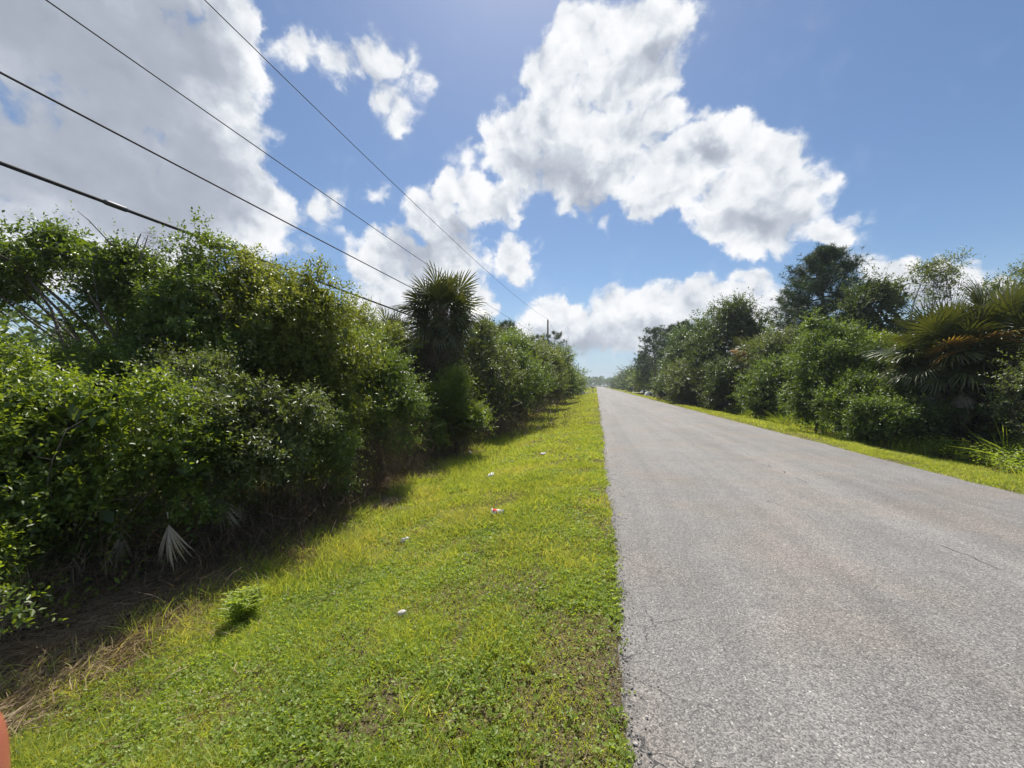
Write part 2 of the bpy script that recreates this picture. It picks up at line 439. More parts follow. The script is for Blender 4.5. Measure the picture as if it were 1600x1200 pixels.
n1_ = k.noise(pos, 3.0, 6, 0.65); n2_ = k.noise(pos, 40.0, 4, 0.6); n3_ = k.noise(pos, 0.35, 3, 0.55)
turf = k.mix(k.ramp(n1_, 0.35, 0.65), (0.085, 0.075, 0.035), (0.15, 0.13, 0.055))
turf = k.mix(k.ramp(n3_, 0.45, 0.7, 0, 0.5), turf, (0.15, 0.14, 0.05))
turf = k.mix(k.ramp(n2_, 0.45, 0.75, 0, 0.7), turf, (0.10, 0.075, 0.045))
turf = k.mix(k.ramp(k.noise(pos, 170.0, 3, 0.7), 0.42, 0.62), k.mix(0.75, turf, (0.03, 0.022, 0.012)), k.mix(0.4, turf, (0.30, 0.25, 0.15)))
soil = k.mix(k.ramp(n1_, 0.3, 0.7), (0.055, 0.038, 0.024), (0.14, 0.105, 0.07))
soil = k.mix(k.ramp(n2_, 0.5, 0.75, 0, 0.6), soil, (0.22, 0.17, 0.12))
p = k.new('ShaderNodeBsdfPrincipled'); k.put(p.inputs['Base Color'], k.mix(sp.outputs[0], turf, soil)); p.inputs['Roughness'].default_value = 0.95
p.inputs['Specular IOR Level'].default_value = 0.1
bm = k.new('ShaderNodeBump'); bm.inputs['Strength'].default_value = 0.9; bm.inputs['Distance'].default_value = 0.03
k.put(bm.inputs['Height'], k.math('ADD', n1_, n2_)); k.l.new(bm.outputs[0], p.inputs['Normal']); k.l.new(p.outputs[0], out.inputs[0])
link('ground', b.mesh('ground', True), m, kind='structure')

# ------------------------------------------------------------------ road
def road_edges(y):
    e = (vn(y, 0 * y, 0.45, 3) - 0.5) * 0.09 + (vn(y, 0 * y, 2.3, 4) - 0.5) * 0.05 + (vn(y, 0 * y, 11.0, 14) - 0.5) * 0.025
    e2 = (vn(y, 0 * y, 0.5, 23) - 0.5) * 0.10 + (vn(y, 0 * y, 2.9, 24) - 0.5) * 0.06
    return ROAD_L + e * 1.25, ROAD_R + e2
ys = np.concatenate([np.arange(-60, -2, 4), np.arange(-2, 12, 0.05), np.arange(12, 60, 0.3), np.arange(60, 200, 4), [220, 260, 320, 420, 560, 800]])
fr = np.concatenate([[0.0, 0.0, 0.004, 0.02, 0.06], np.linspace(0.12, 0.88, 12), [0.94, 0.98, 0.996, 1.0, 1.0]])
el, er = road_edges(ys)
X = el[:, None] + (er - el)[:, None] * fr[None]
crown = 0.035 * (1 - (2 * fr - 1) ** 2) + 0.006
crown[0] = crown[-1] = -0.09; crown[1] = crown[-2] = 0.002
X[:, 0] -= 0.012; X[:, -1] += 0.012
Z = np.broadcast_to(crown[None], X.shape).copy()
Z[:, 3:-3] += (vn(X[:, 3:-3], np.broadcast_to(ys[:, None], X[:, 3:-3].shape), 0.6, 8) - 0.5) * 0.008
Y = np.broadcast_to(ys[:, None], X.shape)
v = np.stack([X, Y, Z], -1).reshape(-1, 3); nx = len(fr); ny = len(ys)
i = (np.arange(ny - 1)[:, None] * nx + np.arange(nx - 1)[None]).ravel()
t = np.concatenate([np.stack([i, i + 1, i + nx + 1], -1), np.stack([i, i + nx + 1, i + nx], -1)])
b = Buf(); b.add(v, t, np.zeros((len(v), 3)))
m, k, out = newmat('worn_asphalt')
geo = k.new('ShaderNodeNewGeometry'); pos = geo.outputs['Position']
sepp = k.new('ShaderNodeSeparateXYZ'); k.put(sepp.inputs[0], pos)
def voro(vec, scale, feature='F1', out_='Color', rnd=1.0):
    nd = k.new('ShaderNodeTexVoronoi', feature=feature); k.put(nd.inputs['Vector'], vec); nd.inputs['Scale'].default_value = scale
    nd.inputs['Randomness'].default_value = rnd
    return nd.outputs[out_]
vwarp = k.vmath('ADD', pos, k.vmath('SCALE', k.noise(pos, 60, 2, out=1), scale=0.012))
st1 = voro(vwarp, 130.0); d1 = voro(vwarp, 130.0, out_='Distance')
s1 = k.new('ShaderNodeSeparateColor'); k.put(s1.inputs[0], st1)
st2 = voro(vwarp, 62.0); d2 = voro(vwarp, 62.0, out_='Distance')
s2 = k.new('ShaderNodeSeparateColor'); k.put(s2.inputs[0], st2)
big = k.noise(pos, 0.55, 5, 0.6); med = k.noise(pos, 3.2, 4, 0.6)
# lanes polished by wheels: long soft bands, stretched along the road
mpn = k.new('ShaderNodeMapping'); k.put(mpn.inputs[0], pos); mpn.inputs[3].default_value = (1.5, 0.10, 1)
band = k.noise(mpn.outputs[0], 1.0, 3, 0.55)
mp2 = k.new('ShaderNodeMapping'); k.put(mp2.inputs[0], pos); mp2.inputs[3].default_value = (3.8, 0.05, 1); mp2.inputs[1].default_value = (4.2, 1, 0)
band2 = k.noise(mp2.outputs[0], 1.0, 2, 0.5)
stone = k.mix(s1.outputs[0], (0.088, 0.084, 0.080), (0.268, 0.258, 0.243))
chips = k.ramp(s2.outputs[0], 0.87, 0.97)
bright = k.mix(s2.outputs[1], (0.32, 0.31, 0.285), (0.46, 0.45, 0.42))
colr = k.mix(k.math('MULTIPLY', chips, k.ramp(d2, 0.42, 0.28)), stone, bright)
pits = k.math('MULTIPLY', k.ramp(s1.outputs[1], 0.80, 0.92), 0.6)
colr = k.mix(pits, colr, (0.05, 0.05, 0.055))
tone = k.math('ADD', k.math('ADD', k.ramp(big, 0.3, 0.7, -0.09, 0.09), k.ramp(med, 0.3, 0.7, -0.05, 0.05)), k.math('ADD', k.ramp(band, 0.35, 0.65, -0.06, 0.07), k.ramp(band2, 0.4, 0.62, -0.03, 0.08)))
colr = k.vmath('SCALE', colr, scale=k.math('ADD', 1.08, tone))
stain = k.ramp(k.noise(pos, 1.15, 4, 0.6, dist=0.6), 0.62, 0.74, 0, 0.16)
track = k.math('MULTIPLY', k.ramp(k.math('ABSOLUTE', k.math('SUBTRACT', sepp.outputs[0], k.math('ADD', 3.0, k.math('MULTIPLY', k.noise(pos, 0.12, 2), 0.7)))), 0.15, 0.75, 0.10, 0.0), k.ramp(med, 0.3, 0.6, 0.5, 1.0))
tone = k.math('ADD', tone, k.math('ADD', stain, track))
colr = k.vmath('SCALE', colr, scale=k.math('ADD', 1.0, k.math('ADD', stain, track)))
warm = k.ramp(k.noise(pos, 0.8, 3, 0.5), 0.4, 0.7)
colr = k.mix(1.0, colr, k.mix(warm, (1.0, 0.985, 0.975), (1.08, 1.0, 0.93)), 'MULTIPLY')
# thin cracks, most of them near the left edge and along the old joint
cw = k.vmath('ADD', pos, k.vmath('SCALE', k.noise(pos, 3.5, 4, 0.6, out=1), scale=0.35))
cd = voro(cw, 2.1, 'DISTANCE_TO_EDGE', 'Distance')
edge = k.ramp(sepp.outputs[0], 0.35, 0.95, 1.0, 0.0)
mcr = k.math('MULTIPLY', k.ramp(cd, 0.003, 0.010, 1.0, 0.0), k.math('MAXIMUM', k.math('MULTIPLY', edge, k.ramp(med, 0.42, 0.55)), k.ramp(big, 0.62, 0.66)))
mpj = k.math('ADD', sepp.outputs[0], k.math('MULTIPLY', k.noise(pos, 0.9, 4, 0.6), 0.5))
joint = k.math('MULTIPLY', k.ramp(k.math('ABSOLUTE', k.math('SUBTRACT', mpj, 3.55)), 0.004, 0.014, 1.0, 0.0), k.ramp(k.noise(pos, 1.3, 3, 0.6), 0.5, 0.56))
crk = k.math('MAXIMUM', mcr, joint)
colr = k.mix(k.math('MULTIPLY', crk, 0.85), colr, (0.035, 0.035, 0.037))
p = k.new('ShaderNodeBsdfPrincipled'); k.put(p.inputs['Base Color'], colr); p.inputs['Roughness'].default_value = 0.72
p.inputs['Specular IOR Level'].default_value = 0.45
bm = k.new('ShaderNodeBump'); bm.inputs['Strength'].default_value = 0.9; bm.inputs['Distance'].default_value = 0.0035
hh = k.math('SUBTRACT', k.math('SUBTRACT', k.math('MULTIPLY', s1.outputs[2], 0.7), d1), k.math('MULTIPLY', crk, 1.5))
k.put(bm.inputs['Height'], hh); k.l.new(bm.outputs[0], p.inputs['Normal'])
k.l.new(p.outputs[0], out.inputs[0])
link('road', b.mesh('road', True), m, kind='structure')

# ------------------------------------------------------------------ grass
def clump_noise(x, y, s, seed): return vn(x, y, s, seed) * 0.6 + vn(x, y, s * 2.3, seed + 1) * 0.4
def grass_patch(buf, n, xr, yr, L, Wd, seed, edge=None, mask=None, yellow=0.85, logy=False, flat=0.55, segs=2):
    x = U(xr[0], xr[1], n)
    y = np.exp(U(math.log(yr[0]), math.log(yr[1]), n)) if logy else U(yr[0], yr[1], n)
    keep = np.ones(n, bool)
    if mask is not None: keep &= rng.random(n) < mask(x, y)
    x, y = x[keep], y[keep]; n = len(x)
    z = gz(x, y) - 0.004
    cl = clump_noise(x, y, 1.7, 31); fine = vn(x, y, 6.0, 35)
    h = L * (0.5 + 1.2 * sstep(cl, .25, .75)) * (0.6 + 0.8 * rng.random(n)) * (1 + 0.9 * sstep(-x, 2.2, 3.6)) * (0.62 + 0.38 * sstep(np.abs(x - 3.1), 2.95, 3.6))
    D = np.stack([RN(n) * flat, RN(n) * flat, np.ones(n)], -1)
    bend = np.stack([RN(n) * 0.35, RN(n) * 0.35, -0.25 * rng.random(n)], -1)
    dry = np.clip(sstep(clump_noise(x, y, 1.1, 41), 0.42, 0.68) * 0.75 + sstep(fine, 0.6, 0.9) * 0.5 + .12, 0, 1) * yellow
    g = (rng.random(n) < dry) * (0.3 + 0.7 * rng.random(n))
    C = np.stack([rng.random(n), g, np.clip(1.7 * vn(x, y, 0.55, 45) - .6 + .5 * vn(x, y, 2.4, 46), 0, 1) * 0.8 + 0.2 * rng.random(n)], -1)
    blades(buf, np.stack([x, y, z], -1), D, bend, h, Wd * (0.7 + 0.6 * rng.random(n)) * (1.35 if segs == 1 else 1), C, segs)

def lawn_l(x, y): return (1 - 0.85 * thatch(x, y)) * (x < road_edges(y)[0] + 0.012 + .05 * (vn(x, y, 9, 57) > .72)) * (1 - 0.6 * sstep(vn(x, y, 1.9, 51), 0.76, 0.88)) * (1 - .4 * sstep(vn(x, y, 5.5, 53), .7, .8))
def lawn_r(x, y): return (1 - 0.8 * thatch(x, y)) * (x > road_edges(y)[1] - 0.03)
gb = Buf()
grass_patch(gb, 84000, (-4.0, 0.24), (0.7, 3.6), 0.058, 0.0055, 1, mask=lawn_l)
grass_patch(gb, 74000, (-4.3, 0.24), (3.6, 8.0), 0.074, 0.0085, 2, mask=lawn_l)
grass_patch(gb, 52000, (-4.6, 0.24), (8.0, 16.0), 0.085, 0.014, 3, segs=1, mask=lawn_l, yellow=.5)
grass_patch(gb, 34000, (-4.8, 0.24), (16.0, 36.0), 0.085, 0.022, 4, segs=1, mask=lawn_l, yellow=.4)
grass_patch(gb, 22000, (-5.0, 0.22), (36.0, 84.0), 0.10, 0.045, 5, segs=1, mask=lawn_l, yellow=.35)
grass_patch(gb, 60000, (5.98, 9.2), (4.5, 13.0), 0.060, 0.009, 6, segs=1, mask=lawn_r, yellow=.5)
grass_patch(gb, 30000, (5.98, 9.4), (13.0, 30.0), 0.075, 0.018, 7, segs=1, mask=lawn_r, yellow=.4)
grass_patch(gb, 14000, (6.0, 9.8), (30.0, 84.0), 0.09, 0.04, 8, segs=1, mask=lawn_r, yellow=.35)
grass_patch(gb, 16000, (-13, 0.2), (83.0, 150.0), 0.10, 0.09, 9, segs=1, mask=lawn_l, yellow=.3)
grass_patch(gb, 12000, (6.0, 20), (83.0, 150.0), 0.10, 0.09, 10, segs=1, mask=lawn_r, yellow=.3)
grass_patch(gb, 9000, (-13, 0.2), (150.0, 330.0), 0.12, 0.22, 11, segs=1, mask=lawn_l, yellow=.3)
grass_patch(gb, 7000, (6.0, 18), (150.0, 330.0), 0.12, 0.22, 12, segs=1, mask=lawn_r, yellow=.3)
link('grass', gb.mesh('grass'), M['grass'], label='bright yellow green mown grass along both road edges', kind='stuff')

# low broad leaved weeds in the turf
wb = Buf()
def weeds(n, xr, yr, size, mask, logy=False):
    x = U(*xr, n); y = U(*yr, n)
    keep = rng.random(n) < mask(x, y); x, y = x[keep], y[keep]; n = len(x)
    z = gz(x, y)
    K = 4
    hub = np.stack([x, y, z + 0.01 + 0.03 * rng.random(n)], -1)
    az = U(0, 6.283, n, K); elv = U(0.15, 1.0, n, K)
    D = np.stack([np.cos(az) * np.cos(elv), np.sin(az) * np.cos(elv), np.sin(elv)], -1)
    s = size * (0.6 + 0.8 * rng.random((n, 1)))
    P = hub[:, None] + D * s[..., None] * 0.35
    N = np.array([0, 0, 1.0]) + 0.35 * RN(n, K, 3)
    C = np.stack([rng.random((n, K)), (rng.random((n, K)) < 0.15) * 0.8, np.broadcast_to(rng.random((n, 1)), (n, K))], -1)
    L = np.broadcast_to(s, (n, K)) * U(0.8, 1.3, n, K)
    leaf_cards(wb, P.reshape(-1, 3), D.reshape(-1, 3), N.reshape(-1, 3), L.ravel(), L.ravel() * 0.6, C.reshape(-1, 3))
patchy = lambda x, y: sstep(clump_noise(x, y, 1.3, 61), 0.38, 0.62) * lawn_l(x, y)
weeds(22000, (-3.9, 0.2), (0.7, 3.4), 0.020, patchy)
weeds(13000, (-3.9, 0.2), (0.7, 4.5), 0.017, lawn_l)
weeds(14000, (-4.1, 0.2), (3.4, 7.5), 0.024, patchy)
weeds(5000, (-4.3, 0.2), (7.5, 15), 0.038, patchy)
link('ground_cover', wb.mesh('ground_cover'), M['weed'], label='low clover like weeds growing in patches of the verge', kind='stuff')

# dead thatch along the foot of the bushes, stray straw in the turf
hb = Buf()
def hay(n, xr, yr, L, Wd, mask, lift=0.03, up=0.25):
    x = U(*xr, n); y = U(*yr, n)
    keep = rng.random(n) < mask(x, y); x, y = x[keep], y[keep]; n = len(x)
    z = gz(x, y) + lift * rng.random(n)
    az = vn(x, y, 0.9, 71) * 9 + RN(n) * 0.7
    D = np.stack([np.cos(az), np.sin(az), up * RN(n) + 0.12], -1)
    bend = np.stack([RN(n) * 0.25, RN(n) * 0.25, -0.12 * rng.random(n) - 0.1], -1)
    C = np.stack([rng.random(n), rng.random(n) * 0.5, vn(x, y, 2.0, 77)], -1)
    blades(hb, np.stack([x, y, z], -1), D, bend, L * (0.5 + rng.random(n)), Wd * (0.6 + 0.8 * rng.random(n)) * 1.2, C, 2 if yr[1] <= 5 and L > .1 else 1)
edge_l = lambda x, y: np.clip(thatch(x, y) + 0.05, 0, 1)
hay(52000, (-6.0, -2.2), (0.4, 5.0), 0.16, 0.0045, edge_l, 0.07)
hay(34000, (-7.0, -2.8), (5.0, 12.0), 0.19, 0.008, edge_l, 0.10)
hay(9000, (-7.0, -3.6), (12.0, 34.0), 0.24, 0.018, edge_l, 0.15)
hay(20000, (-3.3, 0.2), (0.8, 7.0), 0.06, 0.0035, lambda x, y: sstep(clump_noise(x, y, 1.1, 81), 0.45, 0.7) * 0.9 + 0.05, 0.02)
hay(16000, (-3.4, 0.2), (0.7, 7.0), 0.055, 0.004, lambda x, y: .5 * sstep(vn(x, y, 1.9, 51), 0.66, 0.78), 0.02)
hay(5000, (-0.12, 0.24), (0.8, 6.0), 0.025, 0.0035, lambda x, y: (x < road_edges(y)[0] + 0.05) * 0.9, 0.01)
hay(14000, (8.2, 12.0), (4.5, 24.0), 0.22, 0.009, lambda x, y: thatch(x, y) * 0.8, 0.14)
link('dead_grass', hb.mesh('dead_grass'), M['hay'], label='matted brown dead grass along the foot of the bushes', kind='stuff')
# grit and crumbs broken off the asphalt edges
pb = Buf()
n = 7000
y = np.exp(U(math.log(1.0), math.log(26), n)); e0, e1 = road_edges(y)
lft = rng.random(n) < .75
x = np.where(lft, e0 + RN(n) * .045 - .01, e1 + RN(n) * .06)
s = (0.0022 + 0.0045 * rng.random(n) ** 3) * (1 + y * .06)
z = np.where(lft, np.where(x > e0 + .01, .012, gz(x, y) + .012), .012)
o8 = np.array([[1, 0, 0], [0, 1, 0], [-1, 0, 0], [0, -1, 0], [0, 0, .7], [0, 0, -.7]], float)
v = np.stack([x, y, z], -1)[:, None] + (o8[None] * U(.6, 1.4, n, 6, 1)) * s[:, None, None]
f8 = np.array([[0, 1, 4], [1, 2, 4], [2, 3, 4], [3, 0, 4], [1, 0, 5], [2, 1, 5], [3, 2, 5], [0, 3, 5]])
t = (np.arange(n)[:, None, None] * 6 + f8[None]).reshape(-1, 3)
pb.add(v.reshape(-1, 3), t, np.zeros((n * 6, 3)))
link('gravel', pb.mesh('gravel'), plain('grit', (0.26, 0.25, 0.235), .85, noise_amt=.45, nscale=90), label='loose grit and crumbs along the asphalt edges', kind='stuff')
# tall fresh grass where the mower does not reach
tb = Buf()
def tall(n, xr, yr, L, Wd, mask):
    x = U(*xr, n); y = U(*yr, n)
    keep = rng.random(n) < mask(x, y); x, y = x[keep], y[keep]; n = len(x)
    D = np.stack([RN(n) * 0.22, RN(n) * 0.22, np.ones(n)], -1); bend = np.stack([RN(n) * 0.35, RN(n) * 0.35, -0.35 * rng.random(n)], -1)
    C = np.stack([rng.random(n), (rng.random(n) < 0.2) * rng.random(n), vn(x, y, 2.0, 87)], -1)
    blades(tb, np.stack([x, y, gz(x, y)], -1), D, bend, L * (0.5 + rng.random(n)), Wd, C, 2)
tmask = lambda x, y: sstep(vn(x, y, 1.6, 91), 0.40, 0.65) * sstep(np.abs(x + 3.15), 1.0, 0.2)
tall(14000, (-4.2, -2.2), (2.4, 9.0), 0.20, 0.006, tmask)
tall(9000, (-4.6, -2.3), (9.0, 24.0), 0.26, 0.013, tmask)
tall(5000, (-2.9, -0.1), (0.9, 7.0), 0.12, 0.005, lambda x, y: sstep(vn(x, y, 2.6, 93), 0.68, 0.9))
tall(9000, (8.0, 10.5), (4.5, 30.0), 0.42, 0.012, lambda x, y: sstep(vn(x, y, 1.1, 95), 0.4, 0.7))
link('tall_grass', tb.mesh('tall_grass'), M['grass'], label='taller unmown grass tufts along the swale and brush line', kind='stuff')

# ------------------------------------------------------------------ shrubs and trees
LS = 1.30
def leafy(buf, ells, n, L, Wd, K=9, sub=18, subr=0.33, up=0.35, face=0.5, core=0.05, twig=3.2, droop=0.15, young=0.6, shell=0.5, lobes=None):
    """ells: list of (centre, R) with R a float or (rx, ry, rz); fills them with twigs of leaves, returns the lobe centres"""
    cs, rs, outs, ws = [], [], [], []
    L, Wd, n = L * LS, Wd * LS * 1.12, int(n * .66)
    view = norm(np.array([0.0, 0.0, CH]) - np.mean([np.array(e[0]) for e in ells], 0))
    for c, R in ells:
        c = np.array(c, float); R = np.array(R if hasattr(R, '__len__') else (R, R, R), float)
        m = sub
        k = np.arange(m) + 0.5
        ph = np.arccos(1 - 2 * k / m); th = np.pi * (1 + 5 ** 0.5) * k + U(0, 6)
        d = np.stack([np.cos(th) * np.sin(ph), np.sin(th) * np.sin(ph), np.cos(ph)], -1)
        d = norm(d + 0.35 * RN(m, 3))
        w = np.where(d @ view > -0.25, 1.0, 1.0 - face)
        q_ = U(0.5, 1.16, m)[:, None]; cs.append(c + d * R * q_); rs.append(R[None] * subr * (0.45 + 1.25 * rng.random(m)[:, None] ** 1.5) * (1.45 - .65 * q_)); outs.append(d); ws.append(w * R.mean() ** 2 * U(0.35, 1.6, m))
    cs = np.concatenate(cs); rs = np.concatenate(rs); outs = np.concatenate(outs); ws = np.concatenate(ws)
    nt = max(8, int(n / K))
    pr = ws * rs.mean(1) ** 2; pr /= pr.sum()
    j = rng.choice(len(cs), nt, p=pr)
    d = norm(RN(nt, 3))
    rr = shell + (1 - shell) * rng.random(nt) ** 0.6
    P = cs[j] + d * rs[j] * rr[:, None]
    T = norm(0.8 * d + 0.5 * outs[j] + np.array([0, 0, up]) + 0.5 * RN(nt, 3))
    tl = L * twig * np.where(rng.random(nt) < .09, U(1.5, 2.7, nt), U(0.6, 1.35, nt))
    tr = rng.random(nt); lobe = rng.random(len(cs))[j]
    a = norm(np.cross(T, np.array([0.13, 0.21, 0.97])[None] + 0 * T)); b2 = np.cross(T, a)
    tt = (np.arange(K)[None] + 0.5 * rng.random((nt, K))) / K
    pos = P[:, None] + T[:, None] * (tl[:, None] * tt)[..., None] - np.array([0, 0, 1.0]) * (droop * tl[:, None] * tt ** 2)[..., None]
    ang = np.arange(K)[None] * 2.399 + U(0, 6.28, nt)[:, None]
    side = a[:, None] * np.cos(ang)[..., None] + b2[:, None] * np.sin(ang)[..., None]
    D = norm(T[:, None] * (0.45 + 0.5 * tt[..., None]) + side * 0.9 + 0.2 * RN(nt, K, 3))
    N = np.array([0, 0, 0.8]) + 0.35 * T[:, None] + 0.5 * RN(nt, K, 3)
    C = np.stack([rng.random((nt, K)), np.clip(tt * 1.3 - 0.35, 0, 1) * young * (0.3 + 0.7 * lobe[:, None]) * (outs[j][:, 2:3] > -0.3), np.broadcast_to((0.5 * tr + 0.5 * lobe)[:, None], (nt, K))], -1)
    LL = L * U(0.65, 1.25, nt, K) * (1 - 0.35 * tt)
    leaf_cards(buf, pos.reshape(-1, 3), D.reshape(-1, 3), N.reshape(-1, 3), LL.ravel(), LL.ravel() * (Wd / L), C.reshape(-1, 3))
    # coarser leaves deep inside
    for c, R in ells:
        c = np.array(c, float); R = np.array(R if hasattr(R, '__len__') else (R, R, R), float)
        m = int(n * core / len(ells))
        if m < 1 or R.mean() < .4: continue
        d = norm(RN(m, 3)); P = c + d * R * (0.72 * rng.random((m, 1)) ** 0.4)
        C = np.stack([rng.random(m) * 0.5, np.zeros(m), rng.random(m) * 0.5], -1)
        s = L * 2.4 * U(0.7, 1.3, m)
        leaf_cards(buf, P, RN(m, 3), RN(m, 3), s, s * max(0.55, Wd / L), C)
    return cs, rs

def limbs(buf, base, cs, r0, n=14, fork=0.35, wig=0.08, lean=None):
    """a leaning stem that forks into curved limbs reaching the lobes"""
    base = np.array(base, float)
    top = cs.mean(0)
    if len(cs) > n: cs = cs[rng.choice(len(cs), n, replace=False)]
    f = base + (top - base) * fork * np.array([1, 1, 0.9])
    ts = np.linspace(0, 1, 6)[:, None]
    st = base + (f - base) * ts + np.array([U(-.1, .1), U(-.1, .1), 0]) * np.sin(ts * np.pi) * np.linalg.norm(f - base) * 0.5
    tube(buf, st, np.linspace(r0, r0 * 0.75, 6), 8)
    for c in cs:
        ln = np.linalg.norm(c - f)
        ts = np.linspace(0, 1, 8)[:, None]
        mid = RN(3) * wig * ln
        pts = f + (c - f) * ts + mid * np.sin(ts * np.pi) + RN(3) * wig * 0.4 * ln * np.sin(ts * 2 * np.pi)
        rr = r0 * 0.55 * (1 - ts[:, 0]) ** 0.8 + r0 * 0.10
        tube(buf, pts, rr, 5)
        for q in range(2):
            s0 = pts[U(3, 7).__int__()]
            e0 = s0 + (c - s0) * .6 + RN(3) * min(.35, ln * 0.09)
            ts2 = np.linspace(0, 1, 4)[:, None]
            tube(buf, s0 + (e0 - s0) * ts2 + RN(3) * 0.03 * ln * np.sin(ts2 * np.pi), np.linspace(r0 * 0.16, r0 * 0.05, 4), 4)

def plant(name, label, cat, base, ells, n, leaf, mat, group=None, stem=0.03, stems=1, nl=12, crown='crown', trunk='trunk', bark='bark', **kw):
    """base: (x, y); ells: (u, v, d, R) in photo pixels + metres, turned into world points"""
    bx, by = base
    bz = float(gz(bx, by)) - 0.03
    E = [(at(e[0], e[2], e[1]), e[3]) if len(e) == 4 and not isinstance(e[0], Vector) else e for e in ells]
    root = thing(name, (bx, by, bz), label, cat, group)
    fb = Buf(); R0 = float(np.mean([np.mean(e[1]) for e in E]))
    cs, rs = leafy(fb, E, n, leaf[0], leaf[1], **kw)
    link(crown, fb.mesh(crown, origin=(bx, by, bz)), M[mat], root)
    tb_ = Buf()
    if stems > 1: tube(tb_, np.array([[bx, by, bz - .05], [bx, by, bz + .10]]), [.17, .15], 8)
    for s in range(stems):
        off = np.array([U(-.12, .12), U(-.12, .12), 0]) * (stems > 1)
        limbs(tb_, np.array([bx, by, bz]) + off, cs, stem, max(4, nl // stems), fork=U(0.2, 0.45))
    m_ = 600 if n > 8000 else 60          # fine bare twigs between the leaves
    j_ = rng.integers(0, len(cs), m_)
    wb_ = Buf()
    blades(wb_, cs[j_] + RN(m_, 3) * rs[j_] * .5, RN(m_, 3) + np.array([0, 0, .5]), RN(m_, 3) * .3, R0 * U(.15, .5, m_), max(.004, leaf[1] * .22), np.full((m_, 3), .5), 2)
    link('twigs', wb_.mesh('twigs', origin=(bx, by, bz)), M[bark], root, kind='stuff')
    link(trunk, tb_.mesh(trunk, True, origin=(bx, by, bz)), M[bark], root)
    return root

def gpt(u, d, dx=0.0, dy=0.0):
    p = at(u, d); return (p.x + dx, p.y + dy)

# ---- left of the road, from near to far
plant('shrub', 'low bright glossy leaved shrub filling the lower left beside the swale', 'shrub', gpt(120, 3.9), [
    (20, 660, 3.6, (.50, .5, .42)), (130, 655, 3.7, (.45, .45, .38)), (235, 668, 3.9, (.42, .42, .36)), (-70, 700, 3.3, .6),
    (40, 760, 3.5, (.5, .5, .42)), (150, 755, 3.8, (.5, .5, .42)), (-60, 620, 3.6, .5), (270, 720, 4.1, .42)], 46000, (.050, .024), 'bright',
    crown='foliage', trunk='stems', stems=4, stem=.018, nl=20, sub=16, young=.9)
plant('shrub', 'leafy shrub with pale young tips in front of the arching tree', 'shrub', gpt(330, 4.9), [
    (335, 640, 4.6, (.42, .42, .4)), (300, 590, 4.9, .38), (395, 700, 4.8, (.45, .45, .42)), (310, 720, 4.5, (.42, .42, .35)), (440, 650, 5.1, .42)], 34000, (.052, .020), 'grey',
    crown='foliage', trunk='stems', stems=3, stem=.018, sub=16)
plant('shrub', 'small leaved dark shrub leaning over the deep shade near the dead fronds', 'shrub', gpt(180, 4.4), [
    (200, 800, 4.1, (.42, .42, .22)), (100, 820, 3.9, (.5, .5, .28)), (10, 820, 3.5, (.5, .5, .3)), (310, 780, 4.4, (.35, .35, .2))], 17000, (.045, .020), 'glossy',
    crown='foliage', trunk='stems', stems=3, stem=.014, sub=14, young=.5)
# the tree with the arching bare limbs
E = [(25, 388, 6.2, (.50, .6, .30)), (105, 372, 6.2, (.50, .6, .28)), (190, 396, 6.2, (.50, .6, .28)), (262, 418, 6.3, (.4, .5, .26)),
     (-60, 420, 6.2, (.7, .7, .4)), (-20, 455, 6.0, (.35, .4, .2)), (322, 382, 6.3, (.34, .45, .36)), (250, 372, 6.2, .17), (232, 352, 6.1, .10),
     (190, 455, 6.2, (.50, .5, .30)), (160, 505, 6.4, (.32, .4, .26)), (250, 460, 6.3, (.5, .5, .34)), (-40, 540, 6.6, (.6, .5, .3)), (120, 560, 7.0, (.6, .5, .25))]
plant('tree', 'dark leaved tree with a flat topped crown on bare arching limbs', 'tree', gpt(290, 6.9), [(e[0], e[1] + (20 if e[1] < 440 else 8), *e[2:]) for e in E], 64000, (.060, .027), 'glossy', stem=.07, nl=16, sub=18, face=.3, young=.35, core=.05)
plant('tree', 'tall rounded olive green tree whose top meets the thick cable', 'tree', gpt(450, 7.2), [
    (355, 468, 6.6, (.62, .6, .62)), (415, 462, 6.5, (.52, .5, .42)), (480, 475, 6.6, (.52, .5, .46)), (520, 508, 6.8, (.34, .4, .4)), (455, 530, 6.6, (.85, .8, .75)),
    (530, 560, 6.9, (.55, .6, .6)), (370, 540, 6.4, (.6, .6, .6)), (420, 620, 6.4, (.7, .7, .6)), (500, 640, 6.7, (.6, .6, .55)), (300, 520, 6.6, .45), (430, 420, 6.5, .16), (500, 440, 6.6, .14), (383, 425, 6.5, .2)],
    90000, (.070, .024), 'olive', stem=.06, stems=3, nl=36, sub=16, face=.6, young=.8)
plant('shrub', 'green climbing bush spilling over the middle of the thicket', 'shrub', gpt(300, 6.0), [
    (300, 455, 5.9, .36), (290, 500, 5.8, .40), (360, 560, 5.8, .42), (255, 590, 5.7, (.55, .5, .4)), (170, 590, 5.6, (.5, .5, .34)), (230, 530, 6.0, (.45, .45, .4)), (100, 590, 5.8, (.5, .5, .3))], 36000, (.058, .025), 'myrtle', crown='foliage', trunk='stems', stems=2, stem=.02, sub=14)
plant('shrub', 'yellow green bush low between the olive tree and the brown vines', 'shrub', gpt(480, 6.4), [
    (455, 700, 6.0, (.42, .42, .42)), (500, 650, 6.1, .36), (520, 715, 6.2, (.36, .36, .45)), (400, 745, 5.7, (.42, .4, .35)), (455, 755, 5.9, (.35, .35, .25))], 26000, (.046, .018), 'myrtle',
    crown='foliage', trunk='stems', stems=3, stem=.016, sub=14, young=1.0)
